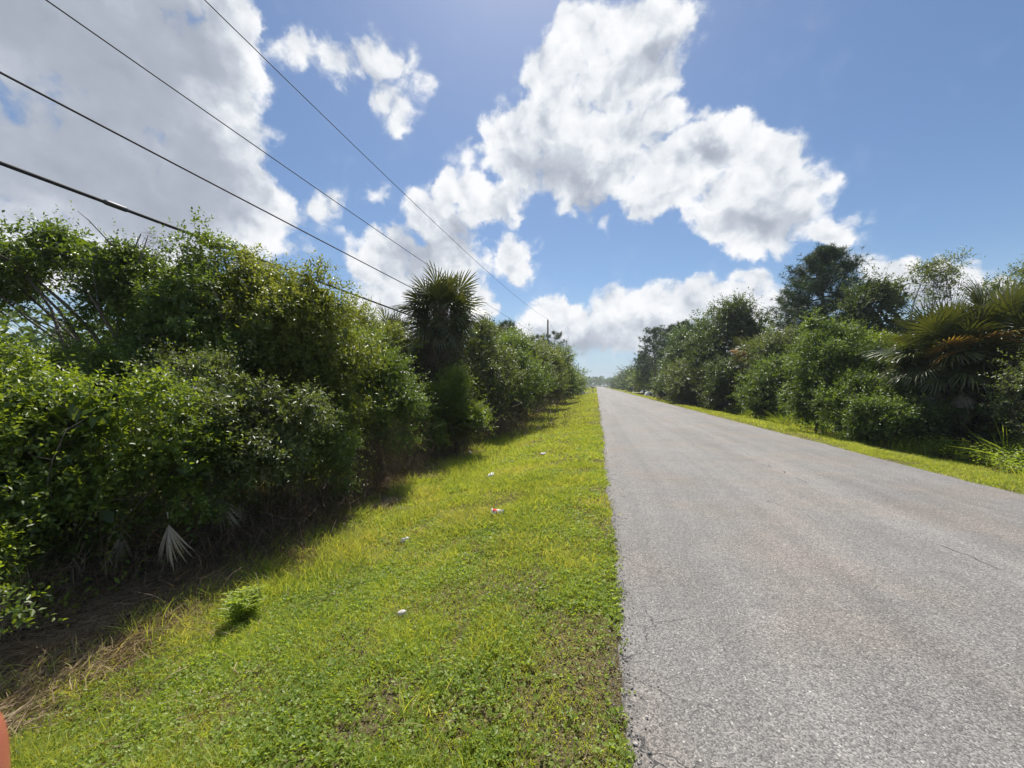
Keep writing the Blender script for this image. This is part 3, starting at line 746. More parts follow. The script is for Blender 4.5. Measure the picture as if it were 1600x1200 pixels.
plant('shrub', 'rounded light green bush just before the tall cabbage palm', 'shrub', gpt(600, 8.4), [
    (590, 580, 8.0, (.62, .6, .5)), (545, 610, 7.9, (.5, .5, .5)), (625, 625, 8.1, (.48, .5, .45)), (570, 650, 7.8, (.55, .55, .45)), (560, 548, 8.4, (.45, .45, .4)), (620, 680, 8.0, (.35, .35, .35))], 38000, (.056, .021), 'myrtle',
    crown='foliage', trunk='stems', stems=3, stem=.02, sub=16, young=.9)
plant('shrub', 'bush with yellowish leaves behind the rounded light green bush', 'shrub', gpt(585, 11.5), [
    (560, 530, 11, (.8, .8, .6)), (610, 550, 11, (.7, .7, .6)), (540, 500, 11.5, (.55, .6, .45))], 16000, (.085, .035), 'olive', crown='foliage', trunk='stems', stem=.03, sub=14)
plant('shrub', 'twiggy green shrub poking out at the very left picture edge low down', 'shrub', gpt(-20, 2.9), [
    (-10, 925, 2.7, (.20, .2, .10)), (20, 950, 2.65, (.14, .14, .09)), (-60, 900, 2.8, .25), (8, 978, 2.6, (.10, .1, .05))], 2600, (.042, .019), 'bright', crown='foliage', trunk='stems', stem=.010, sub=10, shell=.2, young=1)
# feathery shrub by the palm foot
plant('shrub', 'narrow leaved light green shrub growing right of the palm foot', 'shrub', gpt(722, 11.4), [
    (705, 620, 11.2, (.42, .45, .62)), (735, 650, 11.2, (.40, .4, .40)), (690, 660, 11.0, (.3, .35, .45)), (752, 668, 11.3, (.24, .24, .16))], 16000, (.095, .020), 'bright',
    crown='foliage', trunk='stems', stems=3, stem=.018, sub=12, up=.9, young=.7)
plant('shrub', 'small leafy sapling in the shade under the cabbage palm', 'shrub', gpt(672, 10.4), [(672, 665, 10.2, (.26, .26, .2)), (682, 690, 10.1, (.2, .2, .14)), (665, 640, 10.3, (.16, .2, .14))], 2600, (.075, .032), 'bright', crown='foliage', trunk='stems', stem=.012, sub=8)
# the hedge row running into the distance
row = [
    ('grey green bushy tree right after the tall cabbage palm', 15.5, [(760, 560, 1.15), (735, 540, .8), (780, 600, 1.0), (755, 630, .8), (745, 515, .5)], 30000, 'grey', .085),
    ('rounded myrtle tree second along the brush after the palm', 19, [(800, 560, 1.25), (775, 545, 1.0), (815, 600, 1.1), (790, 622, .9)], 26000, 'myrtle', .10),
    ('dull green tree third along the brush after the palm', 24, [(822, 560, 1.4), (800, 548, 1.1), (840, 600, 1.2), (815, 612, 1.1)], 24000, 'grey', .12),
    ('yellow green tree beside the nearer dark utility pole', 32, [(845, 562, 1.6), (862, 575, 1.3), (850, 600, 1.5), (866, 604, 1.0), (836, 555, 1.0)], 22000, 'olive', .15),
    ('bushy tree just beyond the nearer utility pole', 43, [(872, 568, 1.9), (880, 590, 1.8), (886, 602, 1.3)], 16000, 'myrtle', .19),
    ('low bright bush ending the brush before the far driveway', 60, [(892, 597, 1.6), (898, 603, 1.2), (885, 590, 1.8)], 9000, 'bright', .22),
]
for lab, d, es, n, mt, lf in row:
    u0 = es[0][0]
    es = es + [(u0 + 6 * 18 / d, HZ + (1.15) * F / d - 4, es[0][2] * .62), (u0 - 14 * 18 / d, HZ + (1.0) * F / d - 4, es[0][2] * .55)]
    plant('bushy_tree', lab, 'tree', gpt(u0, d), [(u, v, d + U(-.5, .5), (r, r, r * .9)) for u, v, r in es], n, (lf, lf * .42), mat=mt, stem=.05, stems=2, nl=14, sub=13, face=.4, group='bushy trees along the left brush line')
thin = [('thin crowned pine rising above the bushes behind the palm', 30, 797, 520, 1.1), ('sparse pine left of the nearer utility pole', 46, 838, 535, 1.5), ('airy pine crown directly behind the nearer utility pole', 50, 868, 528, 1.8)]
def pine(name, label, base, top, rad, d, n_tuft, needle, wid, mat='pine', lower=0.35, group=None, trunk_r=.14, cat='tree', lobes=9, open_=0.5):
    bx, by = base; bz = float(gz(bx, by)) - .03; H = top
    root = thing(name, (bx, by, bz), label, cat, group)
    tb_ = Buf(); lean = np.array([U(-.04, .04), U(-.04, .04), 0])
    ts = np.linspace(0, 1, 9)[:, None]
    tr = np.array([bx, by, bz]) + np.array([0, 0, H]) * ts + lean * H * ts ** 2 + np.array([.12, .08, 0]) * np.sin(ts * 5)
    tube(tb_, tr, np.linspace(trunk_r, trunk_r * .18, 9), 8)
    nb = Buf(); P = []; 
    for b_ in range(lobes * 3):
        t = lower + (1 - lower) * (b_ + .5) / (lobes * 3)
        s = tr[0] + np.array([0, 0, H]) * t + lean * H * t * t
        az = b_ * 2.4 + U(-.4, .4); q = (t - lower) / (1 - lower)
        ln = rad * (math.sin(math.pi * min(1, .18 + q * .80)) ** .7) * U(.6, 1.15)
        e = s + np.array([math.cos(az) * ln, math.sin(az) * ln, ln * U(.15, .55)])
        k5 = np.linspace(0, 1, 5)[:, None]
        br = s + (e - s) * k5 - np.array([0, 0, .15 * ln]) * np.sin(k5 * np.pi)
        tube(tb_, br, np.linspace(trunk_r * .3, trunk_r * .08, 5), 4)
        mt = int(n_tuft / (lobes * 3))
        P.append(s + (e - s) * U(.45, 1.08, mt)[:, None] + RN(mt, 3) * ln * .17 * (1.3 - open_))
    P = np.concatenate(P); K = 16
    n = len(P)
    D = norm(RN(n, K, 3) + np.array([0, 0, .5]))
    C = np.stack([rng.random((n, K)), rng.random((n, K)) * .4, np.broadcast_to(rng.random((n, 1)), (n, K))], -1)
    blades(nb, np.repeat(P, K, 0), D.reshape(-1, 3), RN(n * K, 3) * .15 - np.array([0, 0, .15]), needle * U(.7, 1.2, n * K), wid, C.reshape(-1, 3), 1)
    link('trunk', tb_.mesh('trunk', True, origin=(bx, by, bz)), M['pinebark'], root)
    link('crown', nb.mesh('crown', origin=(bx, by, bz)), M[mat], root)
    return root
for lab, d, u, vt, r in thin:
    pine('thin_pine', lab, gpt(u, d), CH + (HZ - vt) / F * d + .3 + .8, r, d, 260, .35, .035, lower=.6, trunk_r=.12, lobes=5)

# ---- palms
def fan_mesh(name, R=0.85, pet=0.75, nseg=34, spread=150, droop=0.45, fold=0.0, pmat=None, wk=1.0, jit=0.0):
    """one fan leaf pointing along +X from its petiole base at the origin"""
    b = Buf()
    ts = np.linspace(0, 1, 5)
    pts = np.stack([ts * pet, 0 * ts, -0.10 * pet * ts ** 2], -1)
    tube(b, pts, [.018, .014, .012, .010, .009], 4, (0.9, .3, .8))
    hub = pts[-1]
    for s in range(nseg):
        a = math.radians((s / (nseg - 1) * 2 - 1) * spread)
        a += U(-1, 1) * jit * .5
        ln = R * (0.72 + 0.28 * math.cos(a * .75)) * U(.92 - jit * .8, 1.06)
        h0 = hub + np.array([0.25 * R * max(0, math.cos(a)) * (1 - abs(a) / 3.3), 0, -.02])
        dr = np.array([math.cos(a), math.sin(a), 0.0]); 
        dr = np.array([dr[0], dr[1] * (1 - fold), 0.22 * (s % 2 * 2 - 1) * .25 + abs(math.sin(a)) * .25 - fold * abs(math.sin(a)) * .8])
        dr /= np.linalg.norm(dr)
        sd = np.array([-math.sin(a), math.cos(a), 0])
        kk = [0.0, .35, .62, .85, 1.0]; ww = [.004 * wk, .026 * wk, .024 * wk, .014 * wk, .002]
        dz = droop * U(.7, 1.4)
        rows = []
        for q, w in zip(kk, ww):
            c = h0 + dr * ln * q * (1 - .15 * q * dz) - np.array([0, 0, dz * ln * .55 * max(0, q - .25) ** 1.8])
            rows += [c - sd * w * R / .85, c + sd * w * R / .85]
        v = np.array(rows)
        t = []
        for q in range(4): t += [[2 * q, 2 * q + 1, 2 * q + 3], [2 * q, 2 * q + 3, 2 * q + 2]]
        b.add(v, np.array(t), np.tile(np.array([U(0, 1), max(0, U(-.3, .7)), U(0, 1)]), (len(v), 1)))
    me = b.mesh(name)
    me.materials.append(pmat)
    return me
FAN = [fan_mesh('frond', droop=dd, spread=sp_, pmat=M['palm']) for dd, sp_ in ((.55, 140), (.85, 150), (1.1, 145))]
FANBIG = [fan_mesh('frond', R=.95, pet=.8, nseg=50, droop=dd, spread=sp_, pmat=M['palm'], wk=.72) for dd, sp_ in ((.45, 130), (.75, 145), (1.0, 140))]
FANDRY = [fan_mesh('frond', droop=dd, spread=110, fold=.35, pmat=M['palmdry']) for dd in (.3, .9)]
FANDEAD = [fan_mesh('frond', droop=dd, spread=62, fold=.55, nseg=30, wk=.7, pmat=M['palmgrey']) for dd in (.5, 1.0)]

def orient(o, az, el, roll=0.0, s=1.0):
    o.rotation_mode = 'QUATERNION'
    q = Euler((0, 0, az)).to_quaternion() @ Euler((0, -el, 0)).to_quaternion() @ Euler((roll, 0, 0)).to_quaternion()
    o.rotation_quaternion = q; o.scale = (s, s, s)

def fan_palm(label, base, H, n=34, s=1.0, dead=10, dry=0, lo=-50, hi=82, fans=None, trunk_r=.17, skirt=False, name='cabbage_palm', dryaz=None, group=None, roll=.5):
    bx, by = base; bz = float(gz(bx, by)) - .03
    root = thing(name, (bx, by, bz), label, 'palm tree', group)
    tb_ = Buf()
    ts = np.linspace(0, 1, 14)
    pts = np.stack([.06 * np.sin(ts * 3), .05 * np.sin(ts * 2.2), H * ts], -1)
    tube(tb_, pts, trunk_r * (1 + .10 * np.sin(ts * 40) + .15 * (ts < .1) + .3 * (ts > .9)), 12)
    # criss-cross leaf boots left on the stem
    nb_ = int(H * 34)
    for q in range(nb_):
        t = (q + .5) / nb_; a = q * 2.4
        p0 = np.array([.06 * math.sin(t * 3), .05 * math.sin(t * 2.2), H * t]) + np.array([math.cos(a), math.sin(a), 0]) * trunk_r * .9
        d_ = np.array([math.cos(a) * .55, math.sin(a) * .55, .8])
        tube(tb_, np.array([p0, p0 + d_ * .13, p0 + d_ * .24]), [.045, .032, .018], 4)
    link('trunk', tb_.mesh('trunk', True), M['palmtrunk'], root)
    fans = fans or FAN
    for q in range(n):
        t = (q + .5) / n
        el = math.radians(hi + (lo - hi) * t ** .85) + U(-.1, .1)
        o = link('frond', fans[min(len(fans) - 1, int(t * len(fans) + U(0, .7)))], None, root)
        o.location = (.06 * math.sin(3), .05 * math.sin(2.2), H - .05 - .3 * t)
        orient(o, q * 2.399 + U(-.2, .2), el, U(-roll, roll), s * U(.82, 1.1))
    for q in range(dead):
        o = link('dead_frond', FANDEAD[q % 2], None, root, label='grey dead frond hanging down')
        o.location = (0, 0, H - .3 - U(0, .5)); orient(o, q * 2.4 + U(-.3, .3), math.radians(U(-82, -55)), U(-.6, .6), s * U(.8, 1.05))
    for q in range(dry):
        o = link('dry_frond', FANDRY[q % 2], None, root, label='orange dry frond')
        o.location = (0, 0, H - .2); orient(o, (dryaz if dryaz is not None else 0) + U(-.7, .7), math.radians(U(-5, 35)), U(-.8, .8), s * U(.85, 1.05))
    return root
P1 = gpt(686, 12.6)
fan_palm('tall cabbage palm with a round crown standing over the left brush', P1, 4.6, n=88, s=.95, dead=20, lo=-75, hi=66, fans=FAN, roll=.9)
fan_palm('smaller cabbage palm peeking out left behind the tall one', gpt(612, 17.5), 4.0, n=26, s=.95, dead=4)
fan_palm('distant palm crown just right of the tall palm', gpt(765, 22), 4.6, n=20, s=.9, dead=3)
# saw palmetto: fans straight from the ground
def palmetto(label, base, n, s, H=.3, lo=15, mat=None, group=None, fans=None):
    bx, by = base; bz = float(gz(bx, by)) - .02
    root = thing('saw_palmetto', (bx, by, bz), label, 'palmetto', group)
    b = Buf(); tube(b, np.array([[0, 0, 0], [.03, .02, H * .6], [.02, 0, H]]), [.08, .07, .05], 7)
    link('stem', b.mesh('stem', True), M['palmtrunk'], root)
    for q in range(n):
        o = link('frond', (fans or FAN)[q % len(fans or FAN)], None, root); o.location = (0, 0, H)
        orient(o, q * 2.4 + U(-.3, .3), math.radians(U(lo, 85)), U(-.5, .5), s * U(.8, 1.1))
    return root
palmetto('saw palmetto with green fans growing at the foot of the tall palm', gpt(668, 11.2), 15, .95, .5)
palmetto('palmetto clump rising in front of the palm trunk', gpt(712, 11.7), 12, .8, .4)
palmetto('palmetto fans half hidden at the left edge above the bright shrub', gpt(10, 4.4), 9, .75, .9, 0)
palmetto('palmetto standing between the arching tree and far pale trees', gpt(140, 7.6), 10, .8, 1.4, 0)

FANHANG = [fan_mesh('frond', R=1.0, pet=.15, droop=dd, spread=sp_, fold=.5, nseg=20, wk=.55, pmat=M['palmgrey'], jit=.35) for dd, sp_ in ((.6, 48), (.9, 40))]
# dead grey palmetto fans hanging out of the shade
def dead_fan(label, u, v, d, az, el, s, roll=0, k=0):
    p = at(u, d, v)
    root = thing('dead_palmetto_frond', p, label, 'palm frond')
    o = link('leaf_blade', FANHANG[k], None, root); orient(o, az, el, roll, s)
dead_fan('grey dead fan of palmetto hanging lowest over the dark swale', 262, 800, 3.75, math.radians(-25), math.radians(-72), .42, .5)
dead_fan('small grey dead palmetto fan higher up beside the low shrub', 330, 768, 4.6, math.radians(0), math.radians(-40), .42, .5)
dead_fan('pale dead palmetto fan half lost in the shade left of the lowest one', 190, 812, 3.95, math.radians(-35), math.radians(-70), .40, -.3, 1)

# dry vines and brown stalks hanging under the bushes
def vine_mass(name, label, spots, n, L, wid, mat='vine'):
    b = Buf()
    for (u, v, d, rx, rz) in spots:
        c = np.array(at(u, d, v)); m = n // len(spots)
        P = c + RN(m, 3) * np.array([rx, rx, rz]) * .5
        P[:, 2] = np.maximum(P[:, 2], gz(P[:, 0], P[:, 1]) + .05)
        D = norm(RN(m, 3) * .45 + np.array([0, 0, -.8]))
        D[: m // 3] *= -1
        Lr = np.minimum(L * U(.4, 1.3, m), np.where(D[:, 2] < 0, np.maximum(.05, (P[:, 2] - gz(P[:, 0], P[:, 1])) / np.maximum(.2, -D[:, 2])), 9))
        C = np.stack([rng.random(m), rng.random(m) * .5, rng.random(m)], -1)
        blades(b, P, D, RN(m, 3) * .3, Lr, wid, C, 2)
    return link(name, b.mesh(name), M[mat], label=label, kind='stuff')
vine_mass('dry_vines', 'brown dry vines hanging under the bushes left of the palm', [(585, 705, 7.9, .9, .9), (560, 730, 7.4, .7, .7), (610, 725, 8.6, .8, .7), (640, 735, 9.6, .9, .5), (690, 715, 11.0, 1.0, .5), (500, 790, 6.2, .9, .5), (430, 800, 5.4, .9, .5)], 9000, .40, .007)
vine_mass('hanging_vines', 'dead vines and old fronds clothing the tall palm trunk', [(684, 560, 12.3, .75, 1.5), (680, 610, 12.1, .8, 1.3), (690, 660, 11.9, .9, 1.0)], 7000, .5, .012)
vine_mass('dry_stalks', 'dry stalks standing in the shade under the near bushes', [(60, 900, 3.6, 1.0, .5), (170, 880, 4.0, 1.0, .5), (280, 850, 4.6, 1.0, .5), (380, 820, 5.2, 1.0, .5), (350, 870, 4.4, .8, .25)], 5200, .32, .006)
vine_mass('far_dry_brush', 'brown dry stalks at the foot of the distant hedge', [(790, 655, 15.5, 2.0, .7), (820, 645, 18, 2.0, .7), (845, 632, 25, 2.6, .9), (770, 665, 14, 1.2, .5), (862, 625, 32, 2.6, .8)], 3500, .4, .018)

# climbing growth on the palm trunk
plant('climbing_vine', 'leafy vine climbing up the tall palm trunk', 'vine', gpt(676, 12.2), [(668, 520, 12.3, (.32, .32, .5)), (672, 580, 12.2, (.36, .36, .6)), (700, 560, 12.2, (.3, .3, .6)), (690, 630, 12.0, (.5, .45, .5)), (655, 560, 12.6, (.3, .35, .6))], 11000, (.075, .034), 'dark', crown='foliage', trunk='stems', stem=.012, sub=12)

# ---- right of the road
def rsh(label, d, es, n, mt, lf, name='bushy_tree', asp=.42, cat='tree', **kw):
    if name == 'shrub': es = es + [(es[0][0] - 330 / d, HZ + 1.25 * F / d, -.2, .42 + d * .012), (es[0][0] + 330 / d, HZ + 1.2 * F / d, -.2, .42 + d * .012)]
    kw.setdefault('stem', .05); kw.setdefault('stems', 2)
    return plant(name, label, cat, gpt(es[0][0], d), [(u, v, d + dd, r) for u, v, dd, r in es], n, (lf, lf * asp), mat=mt, nl=14, face=.4, **kw)
rsh('low spreading shrub reaching towards the road before the dark hollow', 11.5, [(1385, 640, 0, (.85, .8, .42)), (1330, 655, .3, (.7, .6, .45)), (1440, 640, -.3, (.65, .6, .28)), (1395, 608, .3, (.7, .6, .35)), (1310, 625, .8, .5), (1345, 600, .6, .4)], 30000, 'myrtle', .070, 'shrub', cat='shrub', crown='foliage', trunk='stems', sub=14)
rsh('tall leafy bush left of the low spreading shrub', 14.3, [(1280, 560, 0, (.95, .9, .8)), (1255, 600, -.2, (.7, .7, .8)), (1300, 610, -.2, (.85, .8, .8)), (1270, 640, -.4, (.75, .7, .6)), (1310, 520, .4, (.7, .7, .5)), (1275, 515, .4, .55), (1330, 560, .4, .6)], 42000, 'myrtle', .080)
rsh('light green vine covered bush below the dark pointed tree', 16.5, [(1350, 545, 0, (.9, .9, .6)), (1380, 560, 0, (.8, .8, .6)), (1400, 590, -.6, .7), (1340, 580, -.3, .7)], 22000, 'bright', .10, 'shrub', cat='shrub', crown='foliage', trunk='stems', young=.5)
rsh('broad dark bush under the two right hand palms', 11.3, [(1480, 590, 0, (1.1, 1.0, .9)), (1560, 590, 0, (1.1, 1., 1.0)), (1520, 650, -.5, (1.2, .9, .5)), (1630, 580, 0, 1.2), (1440, 560, .4, .8)], 26000, 'dark', .10, 'shrub', cat='shrub', crown='foliage', trunk='stems', young=.2, core=.12)
rsh('pale grey green bush cut by the right picture edge', 8.9, [(1625, 610, 0, (.55, .5, .5)), (1605, 580, .2, .32), (1640, 660, -.2, .5), (1610, 640, 0, .28)], 9000, 'grey', .075, 'leafy_bush', cat='shrub', crown='foliage', trunk='stems')
rsh('dark pointed tree standing between the round pine and the palms', 21, [(1370, 500, 0, (1.5, 1.4, 1.3)), (1365, 455, 0, (.85, .8, .9)), (1395, 462, 0, (.6, .6, .8)), (1340, 490, 0, (.8, .8, 1.0)), (1370, 540, 0, 1.5), (1410, 520, 0, 1.0)], 30000, 'dark', .12, up=.9)
rsh('airy small leaved tree showing sky through its crown above the palms', 21, [(1460, 420, 0, (1.0, 1.0, .42)), (1440, 435, 0, (.6, .6, .4)), (1485, 430, 0, (.6, .6, .35)), (1465, 455, 0, (.8, .8, .45))], 5200, 'grey', .12, core=0, sub=16, shell=.3, stems=1)
rsh('pale fine leaved tree crown at the upper right edge', 15.5, [(1590, 450, 0, (1.0, 1., .55)), (1560, 470, 0, (.7, .7, .4)), (1640, 440, 0, 1.2), (1600, 500, 0, (1.1, 1., .6))], 13000, 'grey', .10, core=.02, shell=.3)
rsh('large rounded dark tree behind the small orange tinted palm', 31, [(1145, 505, 0, (1.9, 1.8, 1.7)), (1120, 530, 0, 1.6), (1175, 520, 0, 1.7), (1160, 560, 0, 2.0), (1100, 560, 0, 1.6), (1150, 488, 0, 1.1)], 34000, 'dark', .17)
rsh('grey green tree left of the large rounded dark tree', 38, [(1085, 540, 0, 2.0), (1070, 560, 0, 1.7), (1100, 520, 0, 1.5), (1080, 590, 0, 2.0)], 20000, 'farleaf', .20)
rsh('bushy tree between the small palm and the round pine', 22.5, [(1215, 545, 0, 1.2), (1240, 560, 0, 1.1), (1200, 570, 0, 1.0)], 15000, 'grey', .13)
rsh('rounded bush by the verge right below the small orange palm', 20.5, [(1205, 595, 0, (1.1, 1.1, 1.0)), (1185, 620, 0, .9), (1225, 620, 0, .9), (1200, 635, -.3, .75)], 21000, 'myrtle', .11, 'shrub', cat='shrub', crown='foliage', trunk='stems')
rsh('dark green rounded bush at the verge with grass around its foot', 26.5, [(1137, 590, 0, (1.15, 1.15, 1.25)), (1120, 612, 0, .9), (1150, 612, 0, .95)], 19000, 'dark', .13, 'shrub', cat='shrub', crown='foliage', trunk='stems')
rsh('grey green bush third back from the round verge bush', 34, [(1080, 590, 0, (1.5, 1.5, 1.5)), (1095, 610, 0, 1.1), (1062, 608, 0, 1.1)], 14000, 'grey', .16, 'shrub', cat='shrub', crown='foliage', trunk='stems')
rsh('dark bush nearest the white pipe end on the right verge', 42, [(1050, 592, 0, (1.7, 1.7, 1.9)), (1037, 604, 0, 1.2), (1063, 605, 0, 1.2)], 12000, 'dark', .20, 'shrub', cat='shrub', crown='foliage', trunk='stems')
pine('round_pine', 'tall dark pine with a dense round crown on the right', gpt(1282, 24.5), CH + (HZ - 392) / F * 24.5 + .1, 2.1, 24.5, 4200, .30, .022, lower=.40, trunk_r=.2, lobes=20, open_=.4)
pine('thin_pine', 'spindly pine half behind the tall round pine', gpt(1235, 27), 8.3, 1.4, 27, 300, .32, .03, lower=.55, trunk_r=.1, lobes=6)
PR = [('tall feathery pine nearest the sky gap over the road', 1022, 62, 515, 2.8), ('tall pine second from the sky gap over the road', 1052, 52, 512, 2.3), ('pine rising behind the grey green tree', 1075, 48, 505, 2.0), ('slim pine left of the tall feathery one', 1006, 80, 555, 2.2)]
for lab, u, d, vt, r in PR:
    pine('tall_pine', lab, gpt(u, d), CH + (HZ - vt) / F * d + .4, r, d, 620, .5, .06, lower=.4, trunk_r=.17, lobes=10, open_=.45)
fan_palm('wide old palm with an orange frond left of its twin on the right', gpt(1478, 11.2), 3.05, n=44, s=.95, dead=16, dry=3, dryaz=math.radians(-100), lo=-35, fans=FANBIG)
fan_palm('wide green palm with spiky fronds at the right picture edge', gpt(1566, 10.8), 3.15, n=44, s=1.0, dead=16, dry=1, dryaz=math.radians(-140), lo=-35, fans=FANBIG)
fan_palm('small palm with brownish fans in front of the rounded dark tree', gpt(1185, 25.5), 3.9, n=22, s=1.15, dead=8, dry=5, dryaz=math.radians(-120), fans=FANBIG, lo=-30)

# ---- far trees down the road
far_l = [(890, 96, 562, 3.2, 'farleaf'), (880, 84, 556, 3.0, 'dark'), (899, 120, 572, 3.4, 'dark'), (907, 150, 582, 3.4, 'farleaf'), (913, 190, 588, 3.8, 'farleaf')]
for q, (u, d, vt, r, mt) in enumerate(far_l):
    h = CH + (HZ - vt) / F * d
    labs = ['tall dark tree beyond the left driveway', 'dark tree rising above the end of the left hedge', 'tree behind the mailbox further along the left', 'distant tree far along the left roadside', 'last tree visible along the left roadside']
    plant('distant_tree', labs[q], 'tree', gpt(u - 900 * r / d * .4, d), [(at(u - r / d * 350, d, z=h - r * .8), r * .85), (at(u - r / d * 420, d + 2, z=h - r * 1.7), r), (at(u - r / d * 200, d, z=h - r * 1.9), r * .75), (at(u - r / d * 600, d, z=h - r * 1.2), r)],
          5200, (.42, .20), mt, stem=.2, nl=8, sub=12, face=.2, core=.08)
far_r = [(996, 95, 560, 3.4, 'dark'), (982, 118, 568, 3.8, 'farleaf'), (970, 150, 574, 3.8, 'dark'), (960, 190, 582, 4.0, 'farleaf'), (953, 240, 590, 4.0, 'farleaf')]
for q, (u, d, vt, r, mt) in enumerate(far_r):
    h = CH + (HZ - vt) / F * d
    labs = ['dark tree beyond the right driveway, nearest of the far ones', 'grey green tree second of the far ones on the right', 'third far tree along the right roadside', 'fourth far tree along the right roadside', 'last tree visible along the right roadside']
    plant('distant_tree', labs[q], 'tree', gpt(u + 900 * r / d * .4, d), [(at(u + r / d * 350, d, z=h - r * .8), r * .85), (at(u + r / d * 420, d + 2, z=h - r * 1.7), r), (at(u + r / d * 250, d, z=h - r * 1.9), r * .75), (at(u + r / d * 700, d, z=h - r * 1.2), r)],
          5200, (.42, .20), mt, stem=.2, nl=8, sub=12, face=.2, core=.08)
plant('shrub', 'bright green bush beyond the right driveway', 'shrub', gpt(1003, 80), [(1003, 590, 80, (1.7, 1.7, 1.6)), (996, 594, 80, 1.2), (1012, 596, 80, 1.3)], 5000, (.26, .12), 'bright', crown='foliage', trunk='stems', sub=10)

# woods behind, too dense to count
fb = Buf()
def wood_strip(x0, x1, y0, y1, n, h, L):
    n = int(n * .6); L = L * 1.25
    x = U(x0, x1, n); y = U(y0, y1, n)
    H = h * (0.55 + .6 * vn(x, y, .13, 101) + .25 * vn(x, y, .6, 102))
    z = rng.random(n) ** .6 * H + gz(x, y)
    C = np.stack([rng.random(n), rng.random(n) * .4, vn(x, y, .4, 103)], -1)
    s = L * U(.6, 1.3, n)
    leaf_cards(fb, np.stack([x, y, z], -1), RN(n, 3) + np.array([0, 0, .3]), RN(n, 3) + np.array([0, 0, .6]), s, s * .5, C)
wood_strip(-11, -6.2, 3.5, 16, 30000, 1.7, .13)
wood_strip(-14, -6.0, 12, 34, 36000, 3.2, .18)
wood_strip(-20, -6.5, 30, 80, 16000, 4.6, .45)
wood_strip(-30, -13, -4, 34, 50000, 3.4, .2)
wood_strip(-60, -9, 100, 260, 9000, 8.0, 1.1)
wood_strip(11.3, 20, 5, 30, 26000, 3.0, .22)
wood_strip(11.6, 26, 28, 82, 18000, 4.8, .45)
wood_strip(14, 70, 100, 260, 9000, 8.5, 1.1)
wood_strip(-90, 90, 420, 470, 14000, 9.5, 1.9)
link('far_woods', fb.mesh('far_woods'), M['farleaf'], label='dense woods behind both roadside brush lines', kind='stuff')

# weeds along the foot of the right brush and in the left shade
ub = Buf()
def brush(xr, yr, n, h, L, asp=.35):
    x = U(*xr, n); y = U(*yr, n); keep = thatch(x, y) > .35
    x, y = x[keep], y[keep]; n = len(x); K = 6
    H = h * (.3 + 1.0 * vn(x, y, 1.3, 111)) * U(.5, 1.2, n)
    tt = np.arange(1, K + 1) / K
    lean = RN(n, 2) * .15
    P = np.stack([x[:, None] + lean[:, :1] * tt, y[:, None] + lean[:, 1:] * tt, gz(x, y)[:, None] + H[:, None] * tt], -1)
    az = U(0, 6.28, n, K); D = np.stack([np.cos(az), np.sin(az), U(-.1, .9, n, K)], -1)
    C = np.stack([rng.random((n, K)), (rng.random((n, K)) < .25) * rng.random((n, K)), np.broadcast_to(vn(x, y, 1.1, 113)[:, None], (n, K))], -1)
    s = L * U(.6, 1.3, n, K)
    leaf_cards(ub, P.reshape(-1, 3), D.reshape(-1, 3), (np.array([0, 0, 1.]) + .4 * RN(n, K, 3)).reshape(-1, 3), s.ravel(), s.ravel() * asp, C.reshape(-1, 3))
brush((8.6, 11.5), (4.5, 14), 7500, .55, .085)
brush((8.7, 11.8), (14, 36), 7500, .9, .13)
brush((-8, -4.6), (2, 14), 3800, .5, .075)
brush((-8, -4.4), (13, 36), 2600, .7, .12)
link('undergrowth', ub.mesh('undergrowth'), M['weed'], label='mixed leafy weeds crowding the foot of the brush', kind='stuff')

# arching reeds at the right edge
def reed_clump(label, base, n, L, wid, mat='weed', spread=.5):
    bx, by = base; bz = float(gz(bx, by)) - .01
    b = Buf(); D = norm(np.stack([RN(n) * spread, RN(n) * spread, np.ones(n)], -1))
    bend = np.stack([D[:, 0] * .6, D[:, 1] * .6, -.45 * rng.random(n)], -1)
    C = np.stack([rng.random(n), (rng.random(n) < .3) * 1.0, rng.random(n)], -1)
    blades(b, RN(n, 3) * np.array([.07, .07, 0]), D, bend, L * U(.5, 1.1, n), wid, C, 4)
    o = link('grass_clump', b.mesh('grass_clump'), M[mat], label=label, cat='grass clump'); o.location = (bx, by, bz)
reed_clump('tall arching reed grass at the right edge under the palms', gpt(1570, 9.3), 70, 1.5, .022)
reed_clump('second arching reed clump closer to the right picture edge', gpt(1608, 8.8), 50, 1.3, .02)
reed_clump('leafy spray of long grass at the verge foot of the tall leafy bush', gpt(1222, 18.0), 60, .9, .035, 'bright')
reed_clump('upright grass tussock in the near turf by the bottom edge', gpt(655, 1.95), 70, .17, .006, 'grass', .45)
reed_clump('small upright tuft of grass near the bottom left corner', gpt(165, 1.75), 22, .16, .006, 'grass', .35)
reed_clump('fresh green grass tuft at the shade edge above the leafy weed', gpt(415, 4.2), 60, .34, .007, 'grass', .3)
reed_clump('pale bladed grass tuft near the bottom centre left', gpt(345, 1.65), 14, .15, .006, 'weed', .5)

